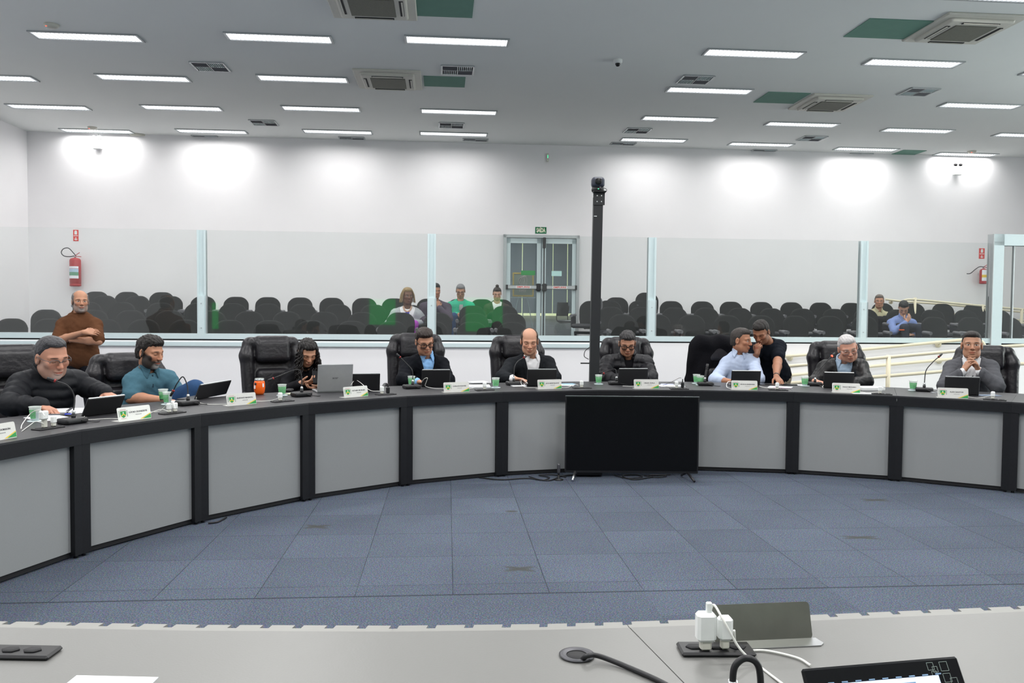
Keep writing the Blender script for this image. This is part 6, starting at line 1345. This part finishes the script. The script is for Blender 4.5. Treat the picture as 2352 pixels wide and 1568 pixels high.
tie.build('tie', None, p.root); p.hair(hair_material('short_black', (.020, .016, .015), 120), t=.006, line=.064, side=-.015, top=.004, ns=.001); p.trousers(darksuit)

# --- man in brown t-shirt, standing, arms crossed
def standing(Y, H, N, SR, SL, zhip=.93, fwd=0, **kp):
    K = dict(H=aty(*H, Y-.04), N=aty(*N, Y+.02), SR=aty(*SR, Y), SL=aty(*SL, Y)); 
    K['P'] = Vector((K['N'].x, K['N'].y+fwd, zhip)); 
    for a, e in (('R', -1), ('L', 1)): K['K'+a] = Vector((K['P'].x+e*.11, K['P'].y-.02, .5)); K['A'+a] = Vector((K['P'].x+e*.13, K['P'].y, .09))
    K.update(kp); return K
Yb = 9.2
K = standing(Yb, (184.5, 692), (182, 724), (146, 738), (219, 738))
K['ER'] = aty(131, 783, Yb-.15); K['EL'] = aty(226, 784, Yb-.15); K['WR'] = aty(192, 763, Yb-.30); K['WL'] = aty(163, 780, Yb-.22)
K['P'].z = .88; K['P'].x += .02
p = Person('bald grey-bearded man in a brown t-shirt standing with arms crossed at left', K, (36, 0, 0), 1.04, skin_material('weathered', (.40, .205, .13), beard=(.21, .195, .185), beard_amt=.7, stubble=(.30, .29, .28), eyes='open'), 1.0, 1.1)
p.hands = {'R': ((.85, .55, .05), (0, .6, -.3), .35, 1.0), 'L': ((-.6, .75, .05), (0, .8, .1), .3, 1.0)}; p.body(True); br = cloth('brown_cotton', (.105, .045, .022)); p.garment('t_shirt', br, .018, .010, seed=20, sleeve_end={'R': .88, 'L': .88}, fore=False, hem=.66, wr=.004); p.collar(br, .062, .007, 5, 'neckband', .004, False, .6)
p.hair(hair_material('grey_fringe', (.16, .15, .145), 120), 'bald', t=.012, line=.20, side=-.03, ns=.001); p.trousers(cloth('dark_jeans', (.012, .012, .016)), .006, top=.80)
# --- man in dark t-shirt bending over the desk
Yt2 = 9.0
K = dict(H=aty(1748, 762, Yt2-.30), N=aty(1763, 789, Yt2-.14), SR=aty(1735, 796, Yt2-.14), SL=aty(1789, 789, Yt2-.10))
K['P'] = aty(1776, 872, Yt2+.06); K['ER'] = aty(1724, 836, Yt2-.24); K['WR'] = aty(1739, 812, Yt2-.40); K['EL'] = aty(1786, 830, Yt2-.38); K['WL'] = aty(1783, 864, Yt2-.72); K['WL'].z = max(K['WL'].z, .80)
for a, e in (('R', -1), ('L', 1)): K['K'+a] = Vector((K['P'].x+e*.11, K['P'].y+.0, .45)); K['A'+a] = Vector((K['P'].x+e*.13, K['P'].y+.03, .09))
p = Person('man in a black t-shirt leaning over the desk with a hand on his chin', K, (-38, 34, 0), 1.04, skin_material('brown', (.30, .14, .085), beard=(.05, .04, .035), beard_amt=.3, stubble=(.05, .04, .035), eyes='shut'), 1.06, 1.0)
p.hands = {'R': ((.1, .05, .95), (.5, .6, .1), 1.15, .95), 'L': ((.1, -.85, -.45), (0, -.4, -.9), .2, 1.0)}; p.body(True); bt = cloth('navy_black_cotton', (.006, .008, .013)); p.garment('t_shirt', bt, .018, .010, seed=21, sleeve_end={'R': .75, 'L': .72}, fore=False, wr=.004)
p.hair(hair_material('short_black_b', (.014, .011, .010), 130), t=.008, line=.064, side=-.02, top=.008, ns=.002); kh = cloth('khaki', (.50, .44, .34)); p.trousers(kh, .016)
w_ = MB(); c = Vector(p.K['WL']); d = Vector(nrm(p.K['WL']-p.K['EL'])); w_.tube([c-d*.025, c-d*.005], .031, 14); w_.build('wristwatch', M['plastic'], p.root)

# --- audience (coarser, far away)
def audp(label, px, top, v, z0, yawd, pitch, skin, garment, hairm, hair='short', hs=1.0, bulk=1.0, female=False, hands=None, coll=None, trs=None, lean=.05, hk=None, gl=None, belly=1.0, extra=None, hw=.175, name='shirt', vop=None, under=None, roll=0):
    T = atv(px, top, v); H = T-Vector((0, 0, .115*hs)); N_ = H+VY*.05-Vector((0, 0, .185*hs)); K = dict(H=H, N=N_, SR=N_-UX*hw-Vector((0, 0, .05)), SL=N_+UX*hw-Vector((0, 0, .05)), P=N_+VY*.10-Vector((0, 0, .46)))
    fw = -VY; K['P'].z = z0+.56
    for a, e in (('R', -1), ('L', 1)): K['K'+a] = K['P']+fw*.44+UX*e*.13; K['A'+a] = K['K'+a]+fw*.05; K['A'+a].z = z0+.09
    hk = hk or {}; dflt = dict(ER=(-.24, -.02, -.30), EL=(.24, -.02, -.30), WR=(-.08, .24, -.32), WL=(.08, .24, -.32)); dflt.update(hk)
    for k, (a, b, c) in dflt.items(): K[k] = N_+UX*a+fw*b+Vector((0, 0, c))
    p = Person(label, K, (yawd, pitch, roll), hs, skin, bulk, belly, 1.5, female); p.hands = hands or {'R': ((.8, -.5, .1), (0, .3, -.8), .6), 'L': ((-.8, -.5, .1), (0, .3, -.8), .6)}
    p.body()
    if under is not None: p.garment('top', under, .006, .010, seed=px)
    p.garment(name, garment, .014, .010, seed=px, fore=.93, cut=p.vopen(*vop) if vop else None)
    if coll: p.collar(coll, .062, .010, 28)
    if hairm is not None: p.hair(hairm, hair, t=.010, line=.062, side=-.03, top=.006, ns=.002)
    if gl: p.glasses(gl, .026, .018, .0026, lens=False)
    p.trousers(trs or blackp); return p
yel = hair_material('blond_braids', (.30, .21, .10), 60)
p = audp('smiling woman with blond braids, grey blazer and colourful scarf behind the glass', 936, 661, 14.25, .65, 24, 4, skin_material('deep_brown', (.15, .075, .048), lips=(.20, .05, .05)), cloth('light_grey_blazer', (.40, .42, .44)), yel, hs=1.18, bulk=1.25, female=True, name='blazer', vop=(.38, .13), under=cloth('white_top', (.78, .78, .80)), trs=cloth('purple_skirt', (.36, .06, .42)), hw=.21, belly=1.2, hk=dict(ER=(-.33, -.0, -.28), EL=(.33, .0, -.28), WR=(-.10, .22, -.36), WL=(.08, .24, -.22)))
st = []; rr = []
for k in range(34):
    a = -2.5+5.0*k/33; x0 = .080*math.sin(a); y0 = -.080*math.cos(a); pts = [p.hp(x0*(.25+.85*min(1, t*2.2))*(1+.35*t), y0*(.25+.85*min(1, t*2.2)), .118-.06*min(1, t*2.2)**2-.21*max(0, t-.25)) for t in [j/9 for j in range(10)]]
    if y0 > .05: continue
    st.append(pts); rr.append([.0052]*10)
p.strands(yel, st, rr, 5, 'braids')
sc = MB(); c = lambda x, z, y: Vector(p.K['N']+p.za*z+p.xa*x+p.fr*y)
for k, m_ in enumerate((mat('scarf_blue', (.03, .05, .50), .7), mat('scarf_pink', (.75, .08, .40), .7), mat('scarf_sand', (.55, .35, .25), .7, noise=.6, nscale=60), mat('scarf_blue', (.03, .05, .50), .7))):
    sc.use(m_).poly([c(-.03+.0*k, -.03-.07*k, .115+.025*min(k, 2)), c(-.035-.005*k, -.105-.07*k, .14+.02*min(k, 2)), c(.035+.008*k, -.10-.07*k, .14+.02*min(k, 2)), c(.03+.008*k, -.03-.07*k, .115+.025*min(k, 2))], .012, Vector(p.fr))
sc.use(mat('scarf_sand', (.55, .35, .25))).tube(bez([c(-.07, .03, .03), c(-.05, -.01, .09), c(0, -.035, .12), c(.05, -.01, .09), c(.07, .03, .03)], 4), .016, 8); sc.build('scarf', None, p.root)
p = audp('man in a dark purple sweater, hand at his mouth, half hidden by the glass post', 1000, 651, 14.25, .65, 25, 8, skin_material('tan_b', (.35, .17, .105)), cloth('purple_sweater', (.075, .060, .085)), hair_material('black_b', (.012, .010, .010)), hs=1.08, bulk=1.2, hw=.20, hands={'R': ((.5, -.2, .8), (0, .8, .2), .6), 'L': ((-.1, .4, .9), (-.3, .9, .1), .9)}, hk=dict(EL=(.24, .20, -.28), WL=(.06, .18, -.08)), trs=jeans, name='sweater')
p = audp('grey-haired woman with glasses in a green patterned blouse, holding a phone', 1058, 653, 15.3, .78, 2, 22, skin_material('olive_aged', (.42, .23, .15), eyes='shut'), mat('green_print_blouse', (.03, .42, .25), .8, noise=.3, nscale=25), hair_material('grey_pulled_back', (.23, .23, .24), 120), hs=1.05, bulk=1.12, female=True, gl=M['darkmetal'], trs=jeans, hw=.19, name='blouse', hk=dict(WR=(-.05, .26, -.24), WL=(.06, .26, -.26), ER=(-.26, .05, -.28), EL=(.27, .05, -.28)))
blot = MB().use(cloth('black_print', (.02, .02, .02))); k = 0
for (x, z) in ((.10, -.10), (.13, -.16), (.16, -.10), (.11, -.22), (.17, -.18), (.20, -.13), (-.16, -.16), (-.19, -.20)):
    blot.box(c(0, 0, 0)*0+Vector(p.K['N']+p.za*z+p.xa*x+p.fr*(.150-abs(x)*.33)), (.028, .02, .030), ax=(Vector(p.xa), Vector(p.fr), Vector(p.za)))
blot.build('print_pattern', None, p.root)
o = MB().box((0, 0, 0), (.07, .010, .13), bev=.003).build('smartphone', M['glossblk']); o.location = atv(1059, 706, 14.98); o.rotation_euler = (-.6, 0, 0); tag(o, 'black smartphone held by the grey-haired woman behind the glass', 'smartphone')
p = audp('woman with a top bun, dark jacket and white top, looking down', 1142, 660, 15.3, .78, 4, 20, skin_material('fair_b', (.50, .29, .21), eyes='shut'), cloth('dark_brown_jacket', (.055, .045, .040)), hair_material('dark_bun', (.030, .020, .016), 90), hs=.98, female=True, name='jacket', vop=(.36, .085), under=cloth('white_top', (.78, .78, .80)), hw=.175, bulk=.95, hk=dict(WR=(-.06, .20, -.26), WL=(.03, .22, -.27)))
S = SDF(p.H-.25, p.H+.25, .008); S.ell(p.hp(0, -.045, .135), [.034, .034, .030], p.R, .01); S.ell(p.hp(.0, -.09, -.12), [.02, .02, .09], p.R, .01); V, F = S.mesh(); fastmesh('hair_bun', [(V, F)], hair_material('dark_bun', (.030, .020, .016)), p.root)
p = audp('older man in a beige short-sleeved shirt behind the glass at right', 2020, 677, 15.2, .78, -22, 4, skin_material('weathered_b', (.42, .215, .14)), cloth('beige_shirt', (.50, .46, .30)), hair_material('grey_brown', (.16, .13, .11), 110), hs=1.05, coll=cloth('beige_shirt', (.50, .46, .30)), hw=.18, hk=dict(WR=(-.02, .30, -.44), WL=(.04, .30, -.44)))
p = audp('man in a blue shirt hiding his face in his hand, legs crossed, behind the glass', 2076, 691, 14.2, .65, -22, 42, skin_material('fair_c', (.48, .27, .19), eyes='shut'), cloth('blue_shirt', (.20, .27, .52), bump=.3), hair_material('black_c', (.012, .012, .013), 120), hs=1.05, bulk=1.05, hw=.20, coll=cloth('blue_shirt', (.20, .27, .52)), hands={'R': ((.55, .1, .8), (0, .9, .3), .35, 1.1), 'L': ((-.9, -.2, .1), (0, .4, -.8), .5)}, hk=dict(ER=(-.26, .20, -.24), WR=(-.06, .24, -.07), EL=(.32, .05, -.28), WL=(.08, .26, -.30)), trs=cloth('dark_jeans_b', (.03, .035, .05)))
o = MB().box((0, 0, 0), (.09, .03, .02), bev=.004).build('orange_case', M['orange']); o.location = atv(2071, 757.5, 13.85); tag(o, 'small orange case in the hand of the man in the blue shirt', 'case')
